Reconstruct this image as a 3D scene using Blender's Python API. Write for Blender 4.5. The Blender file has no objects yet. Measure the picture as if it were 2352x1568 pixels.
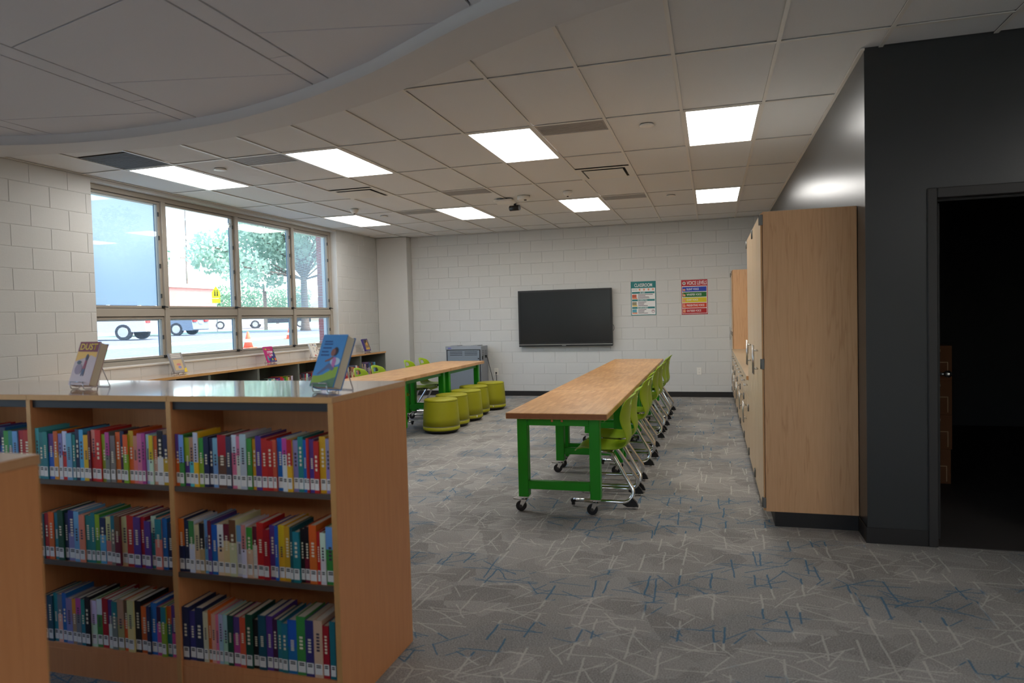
import bpy, bmesh, math, random
from mathutils import Vector, Matrix
random.seed(7)
SC = bpy.context.scene
COL = SC.collection
PI = math.pi

# ------------------------------------------------------------------ camera
F_PX, YAW, PITCH, ROLL, EYE = 1576.76, 0.2834, -0.0358, 0.0261, 1.482
CAM_R = Matrix.Rotation(YAW, 3, 'Z') @ Matrix.Rotation(PITCH, 3, 'X') @ Matrix.Rotation(ROLL, 3, 'Y')
cam_d = bpy.data.cameras.new('camera')
cam_d.sensor_fit = 'HORIZONTAL'
cam_d.sensor_width = 36.0
cam_d.lens = F_PX / 2352 * 36
cam_d.clip_start = 0.05
cam_d.clip_end = 600
cam_d.dof.use_dof = True
cam_d.dof.focus_distance = 9.0
cam_d.dof.aperture_fstop = 2.8
cam = bpy.data.objects.new('camera', cam_d)
COL.objects.link(cam)
_r, _f, _u = CAM_R @ Vector((1, 0, 0)), CAM_R @ Vector((0, 1, 0)), CAM_R @ Vector((0, 0, 1))
cam.matrix_world = Matrix(((_r.x, _u.x, -_f.x, 0), (_r.y, _u.y, -_f.y, 0), (_r.z, _u.z, -_f.z, EYE), (0, 0, 0, 1)))
SC.camera = cam

# ------------------------------------------------------------------ world, sun, exposure
w = bpy.data.worlds.new('sky')
SC.world = w
w.use_nodes = True
wn = w.node_tree
wn.nodes.clear()
sky = wn.nodes.new('ShaderNodeTexSky')
sky.sky_type = 'NISHITA'
sky.sun_disc = False
sky.sun_elevation = math.radians(58)
sky.sun_rotation = math.radians(70)
sky.air_density = 1.0
sky.dust_density = 3.0
bg = wn.nodes.new('ShaderNodeBackground')
bg.inputs['Strength'].default_value = 0.44
wo = wn.nodes.new('ShaderNodeOutputWorld')
wn.links.new(sky.outputs[0], bg.inputs['Color'])
wn.links.new(bg.outputs[0], wo.inputs['Surface'])
sun_d = bpy.data.lights.new('sun', 'SUN')
sun_d.energy = 2.4
sun_d.angle = math.radians(0.6)
sun_d.color = (1.0, 0.97, 0.92)
sun = bpy.data.objects.new('sun', sun_d)
COL.objects.link(sun)
sun.location = (8, 6, 20)
sun.rotation_euler = Vector((-0.45, -0.16, -0.88)).to_track_quat('-Z', 'Y').to_euler()
LIGHT_STRENGTH = 4.3
SC.view_settings.view_transform = 'Standard'
SC.view_settings.look = 'None'
SC.view_settings.gamma = 1.0
SC.view_settings.use_curve_mapping = False
SC.view_settings.exposure = 1.5
SC.cycles.max_bounces = 6
SC.cycles.transmission_bounces = 3

# ------------------------------------------------------------------ materials
def lin(c):
    return tuple(((v / 255) / 12.92 if v / 255 <= 0.04045 else ((v / 255 + 0.055) / 1.055) ** 2.4) for v in c[:3]) + (1.0,)

class NG:
    """small helper around a node tree"""
    def __init__(self, mat):
        self.t = mat.node_tree
        self.n = self.t.nodes
        self.l = self.t.links
    def new(self, typ, **kw):
        nd = self.n.new(typ)
        for k, v in kw.items():
            setattr(nd, k, v)
        return nd
    def put(self, sock, v):
        if hasattr(v, 'is_linked') or hasattr(v, 'links'):
            self.l.new(v, sock)
        else:
            sock.default_value = v
    def m(self, op, a, b=None, c=None):
        nd = self.new('ShaderNodeMath', operation=op)
        self.put(nd.inputs[0], a)
        if b is not None:
            self.put(nd.inputs[1], b)
        if c is not None:
            self.put(nd.inputs[2], c)
        return nd.outputs[0]
    def mix(self, f, a, b):
        nd = self.new('ShaderNodeMix', data_type='RGBA')
        self.put(nd.inputs[0], f)
        self.put(nd.inputs[6], a)
        self.put(nd.inputs[7], b)
        return nd.outputs[2]
    def xyz(self, kind='Object'):
        tc = self.new('ShaderNodeTexCoord')
        s = self.new('ShaderNodeSeparateXYZ')
        self.l.new(tc.outputs[kind], s.inputs[0])
        return tc.outputs[kind], s.outputs[0], s.outputs[1], s.outputs[2]
    def vec(self, x, y, z):
        nd = self.new('ShaderNodeCombineXYZ')
        self.put(nd.inputs[0], x); self.put(nd.inputs[1], y); self.put(nd.inputs[2], z)
        return nd.outputs[0]
    def noise(self, v, scale, detail=2.0, rough=0.5):
        nd = self.new('ShaderNodeTexNoise')
        self.put(nd.inputs['Vector'], v)
        nd.inputs['Scale'].default_value = scale
        nd.inputs['Detail'].default_value = detail
        nd.inputs['Roughness'].default_value = rough
        return nd.outputs['Fac']
    def white(self, v):
        nd = self.new('ShaderNodeTexWhiteNoise', noise_dimensions='3D')
        self.put(nd.inputs['Vector'], v)
        s = self.new('ShaderNodeSeparateColor')
        self.l.new(nd.outputs['Color'], s.inputs[0])
        return s.outputs[0], s.outputs[1], s.outputs[2]
    def ramp(self, f, lo, hi):
        return self.m('MINIMUM', self.m('MAXIMUM', self.m('DIVIDE', self.m('SUBTRACT', f, lo), hi - lo), 0.0), 1.0)

def base_mat(name):
    m = bpy.data.materials.new(name)
    m.use_nodes = True
    b = m.node_tree.nodes['Principled BSDF']
    return m, b, NG(m)

def pmat(name, col, rough=0.5, metal=0.0, spec=0.5, var=0.0, vscale=20.0, bump=0.0, bscale=200.0):
    m, b, g = base_mat(name)
    c = lin(col)
    b.inputs['Base Color'].default_value = c
    b.inputs['Roughness'].default_value = rough
    b.inputs['Metallic'].default_value = metal
    b.inputs['Specular IOR Level'].default_value = spec
    if var > 0 or bump > 0:
        v, x, y, z = g.xyz()
        if var > 0:
            f = g.noise(v, vscale, 3.0)
            dk = tuple(k * (1 - var) for k in c[:3]) + (1,)
            lt = tuple(min(1, k * (1 + var)) for k in c[:3]) + (1,)
            g.l.new(g.mix(f, dk, lt), b.inputs['Base Color'])
        if bump > 0:
            bn = g.new('ShaderNodeBump')
            bn.inputs['Strength'].default_value = bump
            bn.inputs['Distance'].default_value = 0.002
            g.l.new(g.noise(v, bscale, 2.0), bn.inputs['Height'])
            g.l.new(bn.outputs[0], b.inputs['Normal'])
    return m

def wood_mat(name, col, dark, rough=0.4, axis='z', fig=1.0, spec=0.5):
    """laminate wood: long fine grain along an axis plus broad figure"""
    m, b, g = base_mat(name)
    v, x, y, z = g.xyz()
    sc = {'z': (9.0, 9.0, 0.55), 'y': (9.0, 0.55, 9.0), 'x': (0.55, 9.0, 9.0)}[axis]
    gv = g.vec(g.m('MULTIPLY', x, sc[0]), g.m('MULTIPLY', y, sc[1]), g.m('MULTIPLY', z, sc[2]))
    big = g.noise(gv, 1.0, 3.0, 0.55)
    rings = g.m('ABSOLUTE', g.m('SINE', g.m('MULTIPLY', big, 26.0)))
    fine = g.noise(g.vec(g.m('MULTIPLY', x, sc[0] * 9), g.m('MULTIPLY', y, sc[1] * 9), g.m('MULTIPLY', z, sc[2] * 9)), 1.0, 2.0)
    f = g.m('ADD', g.m('MULTIPLY', g.ramp(rings, 0.0, 0.35), 0.6 * fig), g.m('MULTIPLY', g.ramp(fine, 0.3, 0.7), 0.4))
    g.l.new(g.mix(f, lin(dark), lin(col)), b.inputs['Base Color'])
    b.inputs['Roughness'].default_value = rough
    b.inputs['Specular IOR Level'].default_value = spec
    return m

def butcher_mat(name):
    m, b, g = base_mat(name)
    v, x, y, z = g.xyz()
    wv = g.m('DIVIDE', x, 0.030)
    wi = g.m('FLOOR', wv)
    rr = g.white(g.vec(wi, 3.0, 1.0))[0]
    lv = g.m('ADD', g.m('DIVIDE', y, 0.21), g.m('MULTIPLY', rr, 7.0))
    li = g.m('FLOOR', lv)
    r1, r2, r3 = g.white(g.vec(wi, li, 5.0))
    c1 = g.mix(r1, lin((192, 138, 82)), lin((218, 172, 116)))
    fine = g.noise(g.vec(g.m('MULTIPLY', x, 90.0), g.m('MULTIPLY', y, 5.0), g.m('MULTIPLY', z, 90.0)), 1.0, 2.0)
    c2 = g.mix(g.m('MULTIPLY', g.ramp(fine, 0.45, 0.75), 0.35), c1, lin((140, 90, 48)))
    g.l.new(c2, b.inputs['Base Color'])
    b.inputs['Roughness'].default_value = 0.33
    return m

def carpet_mat():
    m, b, g = base_mat('carpet')
    v, x, y, z = g.xyz()
    wob = g.noise(v, 9.0, 2.0)
    xw = g.m('ADD', x, g.m('MULTIPLY', g.m('SUBTRACT', wob, 0.5), 0.02))
    yw = g.m('ADD', y, g.m('MULTIPLY', g.m('SUBTRACT', wob, 0.5), 0.02))
    def layer(deg, a, bb, t, p, seed):
        th = math.radians(deg)
        u = g.m('ADD', g.m('MULTIPLY', xw, math.cos(th)), g.m('MULTIPLY', yw, math.sin(th)))
        vv = g.m('SUBTRACT', g.m('MULTIPLY', yw, math.cos(th)), g.m('MULTIPLY', xw, math.sin(th)))
        vs = g.m('DIVIDE', vv, bb)
        vi = g.m('FLOOR', vs)
        vf = g.m('SUBTRACT', vs, vi)
        rr = g.white(g.vec(vi, seed, 2.0))[0]
        us = g.m('ADD', g.m('DIVIDE', u, a), g.m('MULTIPLY', rr, 5.0))
        ui = g.m('FLOOR', us)
        uf = g.m('SUBTRACT', us, ui)
        r1, r2, r3 = g.white(g.vec(ui, vi, seed + 0.5))
        d = g.m('ABSOLUTE', g.m('SUBTRACT', vf, g.m('ADD', g.m('MULTIPLY', r1, 0.6), 0.2)))
        edge = g.m('LESS_THAN', d, 0.5 * t / bb)
        ln = g.m('LESS_THAN', g.m('ABSOLUTE', g.m('SUBTRACT', uf, 0.5)), g.m('ADD', g.m('MULTIPLY', r2, 0.25), 0.22))
        pr = g.m('LESS_THAN', r3, p)
        return g.m('MULTIPLY', g.m('MULTIPLY', edge, ln), pr)
    specs = [(47, 0.22, 0.20, 0.006, 0.6, 9.0), (-14, 0.30, 0.22, 0.006, 0.6, 10.0), (88, 0.34, 0.21, 0.010, 0.85, 1.0), (92, 0.46, 0.31, 0.009, 0.75, 2.0), (3, 0.42, 0.20, 0.008, 0.75, 3.0),
             (-4, 0.30, 0.27, 0.007, 0.6, 4.0), (36, 0.36, 0.24, 0.008, 0.55, 5.0), (-34, 0.33, 0.26, 0.008, 0.55, 6.0),
             (62, 0.28, 0.30, 0.007, 0.45, 7.0), (-58, 0.25, 0.29, 0.007, 0.4, 8.0)]
    tot = None
    for s in specs:
        k = layer(*s)
        tot = k if tot is None else g.m('MAXIMUM', tot, k)
    # blue drifts
    bl = g.noise(g.vec(g.m('ADD', g.m('MULTIPLY', x, 1.1), g.m('MULTIPLY', y, 0.7)), g.m('SUBTRACT', g.m('MULTIPLY', y, 1.9), g.m('MULTIPLY', x, 0.8)), 4.0), 1.0, 1.0)
    blue = g.ramp(bl, 0.525, 0.545)
    vo = g.new('ShaderNodeTexVoronoi', voronoi_dimensions='2D', distance='MANHATTAN')
    g.put(vo.inputs['Vector'], g.vec(g.m('ADD', xw, g.m('MULTIPLY', yw, 0.35)), g.m('SUBTRACT', yw, g.m('MULTIPLY', xw, 0.2)), 0.0))
    vo.inputs['Scale'].default_value = 4.6
    vs_ = g.new('ShaderNodeSeparateColor')
    g.l.new(vo.outputs['Color'], vs_.inputs[0])
    patch = g.m('ADD', g.m('MULTIPLY', vs_.outputs[0], 0.55), g.m('MULTIPLY', g.noise(g.vec(g.m('MULTIPLY', x, 2.2), g.m('MULTIPLY', y, 3.4), 0.0), 1.0, 3.0), 0.5))
    speck = g.noise(v, 150.0, 3.0, 0.75)
    base = g.mix(g.ramp(patch, 0.25, 0.8), lin((116, 113, 111)), lin((160, 156, 152)))
    base = g.mix(g.m('MULTIPLY', blue, 0.16), base, lin((86, 108, 124)))
    base = g.mix(g.m('MULTIPLY', g.ramp(speck, 0.35, 0.68), 0.6), base, lin((192, 188, 182)))
    base = g.mix(g.m('MULTIPLY', g.ramp(speck, 0.62, 0.32), 0.5), base, lin((84, 82, 80)))
    linec = g.mix(blue, lin((216, 211, 203)), lin((22, 96, 132)))
    base = g.mix(g.m('MULTIPLY', tot, g.m('ADD', g.m('MULTIPLY', blue, 0.34), 0.36)), base, linec)
    g.l.new(base, b.inputs['Base Color'])
    b.inputs['Roughness'].default_value = 0.95
    b.inputs['Specular IOR Level'].default_value = 0.15
    bn = g.new('ShaderNodeBump')
    bn.inputs['Strength'].default_value = 0.5
    bn.inputs['Distance'].default_value = 0.004
    g.l.new(speck, bn.inputs['Height'])
    g.l.new(bn.outputs[0], b.inputs['Normal'])
    return m

def glass_mat(name, refl=0.10, tint=(1, 1, 1)):
    m = bpy.data.materials.new(name)
    m.use_nodes = True
    g = NG(m)
    g.n.clear()
    tr = g.new('ShaderNodeBsdfTransparent')
    tr.inputs[0].default_value = (*tint, 1)
    gl = g.new('ShaderNodeBsdfGlossy')
    gl.inputs['Roughness'].default_value = 0.0
    fr = g.new('ShaderNodeFresnel')
    fr.inputs[0].default_value = 1.45
    mx = g.new('ShaderNodeMixShader')
    g.put(mx.inputs[0], g.m('MINIMUM', g.m('MULTIPLY', fr.outputs[0], refl / 0.04), 1.0))
    g.l.new(tr.outputs[0], mx.inputs[1])
    g.l.new(gl.outputs[0], mx.inputs[2])
    o = g.new('ShaderNodeOutputMaterial')
    g.l.new(mx.outputs[0], o.inputs[0])
    return m

def emit_mat(name, col, s):
    m, b, g = base_mat(name)
    b.inputs['Base Color'].default_value = (0.8, 0.8, 0.8, 1)
    b.inputs['Emission Color'].default_value = (*col, 1)
    b.inputs['Emission Strength'].default_value = s
    return m

def translucent_mat(name, col, t=0.4):
    m = bpy.data.materials.new(name)
    m.use_nodes = True
    g = NG(m)
    g.n.clear()
    d = g.new('ShaderNodeBsdfDiffuse'); d.inputs[0].default_value = lin(col)
    tr = g.new('ShaderNodeBsdfTranslucent'); tr.inputs[0].default_value = lin(col)
    mx = g.new('ShaderNodeMixShader'); mx.inputs[0].default_value = t
    g.l.new(d.outputs[0], mx.inputs[1]); g.l.new(tr.outputs[0], mx.inputs[2])
    o = g.new('ShaderNodeOutputMaterial')
    g.l.new(mx.outputs[0], o.inputs[0])
    return m

def brick_mat(name):
    m, b, g = base_mat(name)
    v, x, y, z = g.xyz()
    bt = g.new('ShaderNodeTexBrick')
    g.l.new(g.vec(g.m('ADD', x, y), z, 0.0), bt.inputs['Vector'])
    bt.inputs['Color1'].default_value = lin((140, 82, 78))
    bt.inputs['Color2'].default_value = lin((160, 100, 94))
    bt.inputs['Mortar'].default_value = lin((190, 176, 164))
    bt.inputs['Scale'].default_value = 4.0
    g.l.new(bt.outputs[0], b.inputs['Base Color'])
    b.inputs['Roughness'].default_value = 0.9
    return m

WALL_C = (204, 203, 199)
M = dict(
    carpet=carpet_mat(),
    wall=pmat('painted_block', WALL_C, 0.5, spec=0.35, var=0.03, vscale=3.0, bump=0.25, bscale=60),
    plaster=pmat('painted_plaster', WALL_C, 0.55, spec=0.3, var=0.02, vscale=2.0),
    darkwall=pmat('charcoal_paint', (50, 52, 53), 0.29, spec=0.6, bump=0.12, bscale=90),
    doortrim=pmat('dark_door_trim', (46, 44, 43), 0.45),
    rubber=pmat('black_rubber_base', (30, 27, 26), 0.55),
    tile=pmat('acoustic_tile', (226, 226, 225), 0.9, spec=0.1, var=0.05, vscale=120.0, bump=0.4, bscale=300),
    tbar=pmat('tbar_white', (224, 220, 212), 0.4),
    cloud=pmat('ceiling_panel_white', (222, 221, 224), 0.8, spec=0.2, var=0.02, vscale=90),
    groove=pmat('ceiling_groove', (70, 62, 58), 0.9),
    soffit=pmat('soffit_white', (214, 212, 210), 0.7, spec=0.3),
    lightframe=pmat('light_frame', (225, 222, 215), 0.4),
    light=emit_mat('light_diffuser', (1.0, 0.975, 0.935), LIGHT_STRENGTH),
    ventgrey=pmat('vent_grey', (168, 162, 155), 0.5, metal=0.2),
    grille=pmat('return_grille', (98, 94, 90), 0.6, metal=0.2),
    ventdark=pmat('vent_dark', (60, 57, 54), 0.5),
    white=pmat('white_plastic', (232, 228, 220), 0.4),
    black=pmat('black_plastic', (20, 20, 21), 0.4),
    screen=pmat('screen_glass', (16, 18, 20), 0.22, spec=0.5),
    silver=pmat('brushed_metal', (190, 188, 184), 0.3, metal=1.0),
    chrome=pmat('chrome', (225, 225, 222), 0.12, metal=1.0),
    hinge=pmat('hinge_steel', (120, 118, 114), 0.45, metal=0.8),
    maple=wood_mat('maple_laminate', (220, 172, 126), (202, 150, 104), 0.4, 'z'),
    maplefront=wood_mat('maple_laminate_front', (214, 186, 148), (204, 172, 132), 0.32, 'z', 0.5),
    mapleedge=pmat('maple_edge_band', (196, 146, 96), 0.45, var=0.08, vscale=30),
    counter=pmat('laminate_counter', (190, 166, 134), 0.35, var=0.06, vscale=60),
    beech=wood_mat('beech_laminate', (220, 154, 102), (204, 136, 86), 0.32, 'z', 0.4),
    beechtop=wood_mat('beech_top', (206, 158, 116), (194, 144, 102), 0.24, 'x', 0.3, 0.6),
    beechtopy=wood_mat('beech_top_long', (214, 172, 124), (200, 154, 106), 0.22, 'y', 0.3, 0.6),
    beechedge=pmat('beech_edge_band', (200, 150, 92), 0.4, var=0.08, vscale=40),
    shelfedge=pmat('shelf_edge_dark', (84, 74, 66), 0.5),
    blackstrip=pmat('black_strip', (22, 23, 28), 0.5),
    greyshelf=pmat('grey_laminate', (112, 114, 108), 0.5),
    butcher=butcher_mat('butcher_block'),
    endgrain=pmat('butcher_end_grain', (150, 92, 52), 0.5, var=0.2, vscale=45),
    green=pmat('green_powder_coat', (18, 142, 4), 0.38, spec=0.5),
    lime=pmat('lime_plastic', (142, 172, 14), 0.36, spec=0.5),
    olive=pmat('chartreuse_vinyl', (158, 156, 10), 0.5, var=0.04, vscale=8, bump=0.15, bscale=180),
    oliveband=pmat('stool_band', (128, 124, 96), 0.5),
    cart=pmat('grey_steel_cart', (148, 152, 158), 0.42, metal=0.1),
    cartdoor=pmat('grey_steel_door', (128, 136, 144), 0.42, metal=0.1),
    framew=pmat('window_aluminium', (164, 156, 144), 0.4, metal=0.1),
    framedark=pmat('window_gasket', (64, 62, 58), 0.6),
    sill=pmat('window_sill', (214, 210, 202), 0.3),
    glass=glass_mat('window_glass', 0.055, (0.97, 0.99, 1.0)),
    slat=translucent_mat('blind_slat', (206, 222, 230), 0.5),
    paper=pmat('book_pages', (226, 214, 190), 0.9, var=0.08, vscale=400),
    labelw=pmat('label_white', (232, 230, 226), 0.6),
    ink=pmat('print_black', (28, 26, 28), 0.7),
    wire=pmat('clear_wire_stand', (196, 196, 204), 0.2, metal=0.6),
    box=pmat('cardboard', (128, 80, 46), 0.8, var=0.06),
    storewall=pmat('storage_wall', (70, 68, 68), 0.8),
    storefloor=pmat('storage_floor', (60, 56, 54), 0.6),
    grass=pmat('lawn', (92, 126, 102), 0.95, var=0.25, vscale=2.0),
    asphalt=pmat('asphalt', (98, 106, 116), 0.9, var=0.08, vscale=3.0),
    concrete=pmat('concrete_walk', (150, 148, 146), 0.9, var=0.06, vscale=2.0),
    brickfar=brick_mat('far_brick'),
    redblock=pmat('red_block', (156, 84, 76), 0.9, var=0.12, vscale=9.0),
    mortar=pmat('mortar', (176, 166, 160), 0.9),
    bark=pmat('bark', (112, 98, 84), 0.95, var=0.2, vscale=12),
    leaf=translucent_mat('leaf_green', (164, 192, 172), 0.5),
    leafd=translucent_mat('leaf_dark_green', (112, 150, 122), 0.4),
    orange=pmat('cone_orange', (226, 84, 34), 0.6),
    yellow=pmat('sign_yellow', (238, 224, 20), 0.5),
    carsilver=pmat('car_silver', (112, 124, 138), 0.3, metal=0.3),
    carwhite=pmat('car_white', (186, 190, 196), 0.3),
    carblack=pmat('car_black', (34, 42, 52), 0.25),
    carglass=pmat('car_glass', (52, 70, 88), 0.1),
    tyre=pmat('tyre', (38, 38, 40), 0.8),
    red=pmat('tail_light', (196, 40, 40), 0.3),
    wood_pole=pmat('utility_pole', (120, 108, 98), 0.9),
    roofm=pmat('roof_membrane', (150, 148, 144), 0.9),
)
for k in ('beechtop', 'beechtopy'):
    pb_ = M[k].node_tree.nodes['Principled BSDF']
    pb_.inputs['Coat Weight'].default_value = 1.0
    pb_.inputs['Coat Roughness'].default_value = 0.06
_cm = {}
def cmat(c, rough=0.45):
    k = (tuple(c), rough)
    if k not in _cm:
        _cm[k] = pmat('print_%02x%02x%02x' % tuple(int(v) for v in c), c, rough)
    return _cm[k]

# ------------------------------------------------------------------ mesh builder
class MB:
    def __init__(self, org=(0, 0, 0)):
        self.o = Vector(org)
        self.v, self.f, self.mi, self.sm = [], [], [], []
    def add(self, vs, fs, mi=0, sm=False):
        b = len(self.v)
        self.v += [Vector(p) for p in vs]
        for f in fs:
            self.f.append([b + i for i in f])
            self.mi.append(mi)
            self.sm.append(sm)
        return self
    def box(self, a, c, mi=0):
        x0, y0, z0 = a; x1, y1, z1 = c
        return self.add([(x0, y0, z0), (x1, y0, z0), (x1, y1, z0), (x0, y1, z0), (x0, y0, z1), (x1, y0, z1), (x1, y1, z1), (x0, y1, z1)],
                        [(0, 3, 2, 1), (4, 5, 6, 7), (0, 1, 5, 4), (1, 2, 6, 5), (2, 3, 7, 6), (3, 0, 4, 7)], mi)
    def cbox(self, a, c, b=0.003, mi=0):
        x0, y0, z0 = a; x1, y1, z1 = c
        cx, cy, cz = (x0 + x1) / 2, (y0 + y1) / 2, (z0 + z1) / 2
        hx, hy, hz = abs(x1 - x0) / 2, abs(y1 - y0) / 2, abs(z1 - z0) / 2
        b = min(b, hx * .9, hy * .9, hz * .9)
        vs, idx = [], {}
        for sx in (-1, 1):
            for sy in (-1, 1):
                for sz in (-1, 1):
                    idx[sx, sy, sz] = len(vs)
                    vs += [(cx + sx * hx, cy + sy * (hy - b), cz + sz * (hz - b)), (cx + sx * (hx - b), cy + sy * hy, cz + sz * (hz - b)),
                           (cx + sx * (hx - b), cy + sy * (hy - b), cz + sz * hz)]
        fs = []
        q = [(-1, -1), (1, -1), (1, 1), (-1, 1)]
        for s in (-1, 1):
            fs.append([idx[s, a_, b_] for a_, b_ in q])
            fs.append([idx[a_, s, b_] + 1 for a_, b_ in q])
            fs.append([idx[a_, b_, s] + 2 for a_, b_ in q])
        for s in (-1, 1):
            for t in (-1, 1):
                fs.append([idx[s, t, -1], idx[s, t, 1], idx[s, t, 1] + 1, idx[s, t, -1] + 1])
                fs.append([idx[s, -1, t], idx[s, 1, t], idx[s, 1, t] + 2, idx[s, -1, t] + 2])
                fs.append([idx[-1, s, t] + 1, idx[1, s, t] + 1, idx[1, s, t] + 2, idx[-1, s, t] + 2])
        for k in idx.values():
            fs.append([k, k + 1, k + 2])
        return self.add(vs, fs, mi)
    def cyl(self, p0, p1, r0, r1=None, n=16, mi=0, caps=True):
        r1 = r0 if r1 is None else r1
        p0, p1 = Vector(p0), Vector(p1)
        d = (p1 - p0).normalized()
        a = d.orthogonal().normalized(); bb = d.cross(a)
        vs = [p0 + (a * math.cos(2 * PI * i / n) + bb * math.sin(2 * PI * i / n)) * r0 for i in range(n)]
        vs += [p1 + (a * math.cos(2 * PI * i / n) + bb * math.sin(2 * PI * i / n)) * r1 for i in range(n)]
        self.add(vs, [(i, (i + 1) % n, n + (i + 1) % n, n + i) for i in range(n)], mi, True)
        if caps:
            self.add(vs[:n], [list(range(n))[::-1]], mi)
            self.add(vs[n:], [list(range(n))], mi)
        return self
    def tube(self, pts, r, n=8, mi=0):
        pts = [Vector(p) for p in pts]
        k = len(pts)
        tg = [(pts[min(i + 1, k - 1)] - pts[max(i - 1, 0)]).normalized() for i in range(k)]
        a = tg[0].orthogonal().normalized()
        vs = []
        for i in range(k):
            a = (a - tg[i] * a.dot(tg[i])).normalized()
            bb = tg[i].cross(a)
            vs += [pts[i] + (a * math.cos(2 * PI * j / n) + bb * math.sin(2 * PI * j / n)) * r for j in range(n)]
        fs = []
        for i in range(k - 1):
            for j in range(n):
                fs.append((i * n + j, i * n + (j + 1) % n, (i + 1) * n + (j + 1) % n, (i + 1) * n + j))
        self.add(vs, fs, mi, True)
        self.add(vs[:n], [list(range(n))[::-1]], mi)
        self.add(vs[-n:], [list(range(n))], mi)
        return self
    def lathe(self, prof, c=(0, 0, 0), n=32, mi=0):
        vs, fs = [], []
        for (r, z) in prof:
            vs += [(c[0] + r * math.cos(2 * PI * j / n), c[1] + r * math.sin(2 * PI * j / n), c[2] + z) for j in range(n)]
        for i in range(len(prof) - 1):
            for j in range(n):
                fs.append((i * n + j, i * n + (j + 1) % n, (i + 1) * n + (j + 1) % n, (i + 1) * n + j))
        self.add(vs, fs, mi, True)
        self.add(vs[:n], [list(range(n))[::-1]], mi)
        self.add(vs[-n:], [list(range(n))], mi)
        return self
    def prism(self, poly, axis, a, b, mi=0, sm=False):
        """poly of 2-D points extruded along axis from a to b"""
        def P(p, t):
            return {'x': (t, p[0], p[1]), 'y': (p[0], t, p[1]), 'z': (p[0], p[1], t)}[axis]
        n = len(poly)
        vs = [P(p, a) for p in poly] + [P(p, b) for p in poly]
        self.add(vs, [(i, (i + 1) % n, n + (i + 1) % n, n + i) for i in range(n)], mi, sm)
        self.add(vs[:n], [list(range(n))[::-1]], mi)
        self.add(vs[n:], [list(range(n))], mi)
        return self
    def quad(self, a, b, c, d, mi=0):
        return self.add([a, b, c, d], [(0, 1, 2, 3)], mi)
    def mesh(self, name, mats, fix=True):
        me = bpy.data.meshes.new(name)
        me.from_pydata([tuple(p - self.o) for p in self.v], [], self.f)
        for m in (mats if isinstance(mats, (list, tuple)) else [mats]):
            me.materials.append(m)
        me.polygons.foreach_set('material_index', self.mi)
        me.polygons.foreach_set('use_smooth', self.sm)
        if fix:
            bm = bmesh.new(); bm.from_mesh(me)
            bmesh.ops.remove_doubles(bm, verts=bm.verts, dist=1e-6)
            bmesh.ops.recalc_face_normals(bm, faces=bm.faces)
            bm.to_mesh(me); bm.free()
        return me
    def build(self, name, mats, parent=None, fix=True, **props):
        return place(name, self.mesh(name, mats, fix), parent, None if parent else self.o, **props)

def place(name, me, parent=None, loc=None, rz=0.0, **props):
    o = bpy.data.objects.new(name, me)
    COL.objects.link(o)
    if parent:
        o.parent = parent
    if loc is not None:
        o.location = loc
    if rz:
        o.rotation_euler = (0, 0, rz)
    for k, v in props.items():
        if v is not None:
            o[k] = v
    return o

def thing(name, loc, label, cat, group=None, rz=0.0):
    return place(name, None, None, loc, rz, label=label, category=cat, group=group)

def copy_tree(o, parent=None, loc=None, rz=None, label=None):
    c = o.copy()
    COL.objects.link(c)
    c.parent = parent
    if loc is not None:
        c.location = loc
    if rz is not None:
        c.rotation_euler = (0, 0, rz)
    if label:
        c['label'] = label
    for ch in list(o.children):
        copy_tree(ch, c)
    return c

def text_mesh(s, height, width=None, bold=0.0, align='CENTER'):
    """flat lettering in the local x/z plane facing -y, baseline at z = 0"""
    cu = bpy.data.curves.new('lettering', 'FONT')
    cu.body = s
    cu.size = 1.0
    cu.align_x = 'LEFT'
    cu.resolution_u = 3
    cu.offset = bold
    ob = bpy.data.objects.new('lettering_tmp', cu)
    COL.objects.link(ob)
    dg = bpy.context.evaluated_depsgraph_get()
    me = bpy.data.meshes.new_from_object(ob.evaluated_get(dg))
    bpy.data.objects.remove(ob)
    bpy.data.curves.remove(cu)
    xs = [v.co.x for v in me.vertices]; ys = [v.co.y for v in me.vertices]
    x0, x1, y0, y1 = min(xs), max(xs), min(ys), max(ys)
    sz = height / (y1 - y0)
    sx = sz if width is None else width / (x1 - x0)
    off = {'CENTER': (x0 + x1) / 2, 'LEFT': x0}[align]
    for v in me.vertices:
        v.co = Vector(((v.co.x - off) * sx, 0, (v.co.y - y0) * sz))
    return me

def lettering(s, mat, parent, loc, height, width=None, rot=None, align='CENTER', bold=0.012, name='lettering'):
    me = text_mesh(s, height, width, bold, align)
    me.materials.append(mat)
    o = place(name, me, parent, loc)
    if rot is not None:
        o.rotation_euler = rot
    return o

ORD = ['first', 'second', 'third', 'fourth', 'fifth', 'sixth', 'seventh', 'eighth', 'ninth', 'tenth', 'eleventh', 'twelfth', 'thirteenth',
       'fourteenth', 'fifteenth', 'sixteenth', 'seventeenth', 'eighteenth', 'nineteenth', 'twentieth'] + \
      ['twenty-' + k for k in ('first', 'second', 'third', 'fourth', 'fifth', 'sixth', 'seventh', 'eighth', 'ninth')] + \
      ['thirtieth'] + ['thirty-' + k for k in ('first', 'second', 'third', 'fourth', 'fifth', 'sixth', 'seventh', 'eighth', 'ninth')]

# ------------------------------------------------------------------ room numbers (metres, camera above the origin)
XL, XR = -6.24, 0.925          # block wall with the window, charcoal wall behind the cabinets
YB = 12.36                     # far block wall
YF = -5.5                      # wall behind the camera
XE = 4.6                       # far side of the part right of the camera
ZC = 3.07                      # ceiling
YD = 4.73                      # charcoal wall that faces the camera
GX, GY, TX, TY = -2.031, 5.650, 0.6096, 1.2192
BLK_L, BLK_H = 0.411, 0.2055

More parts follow.
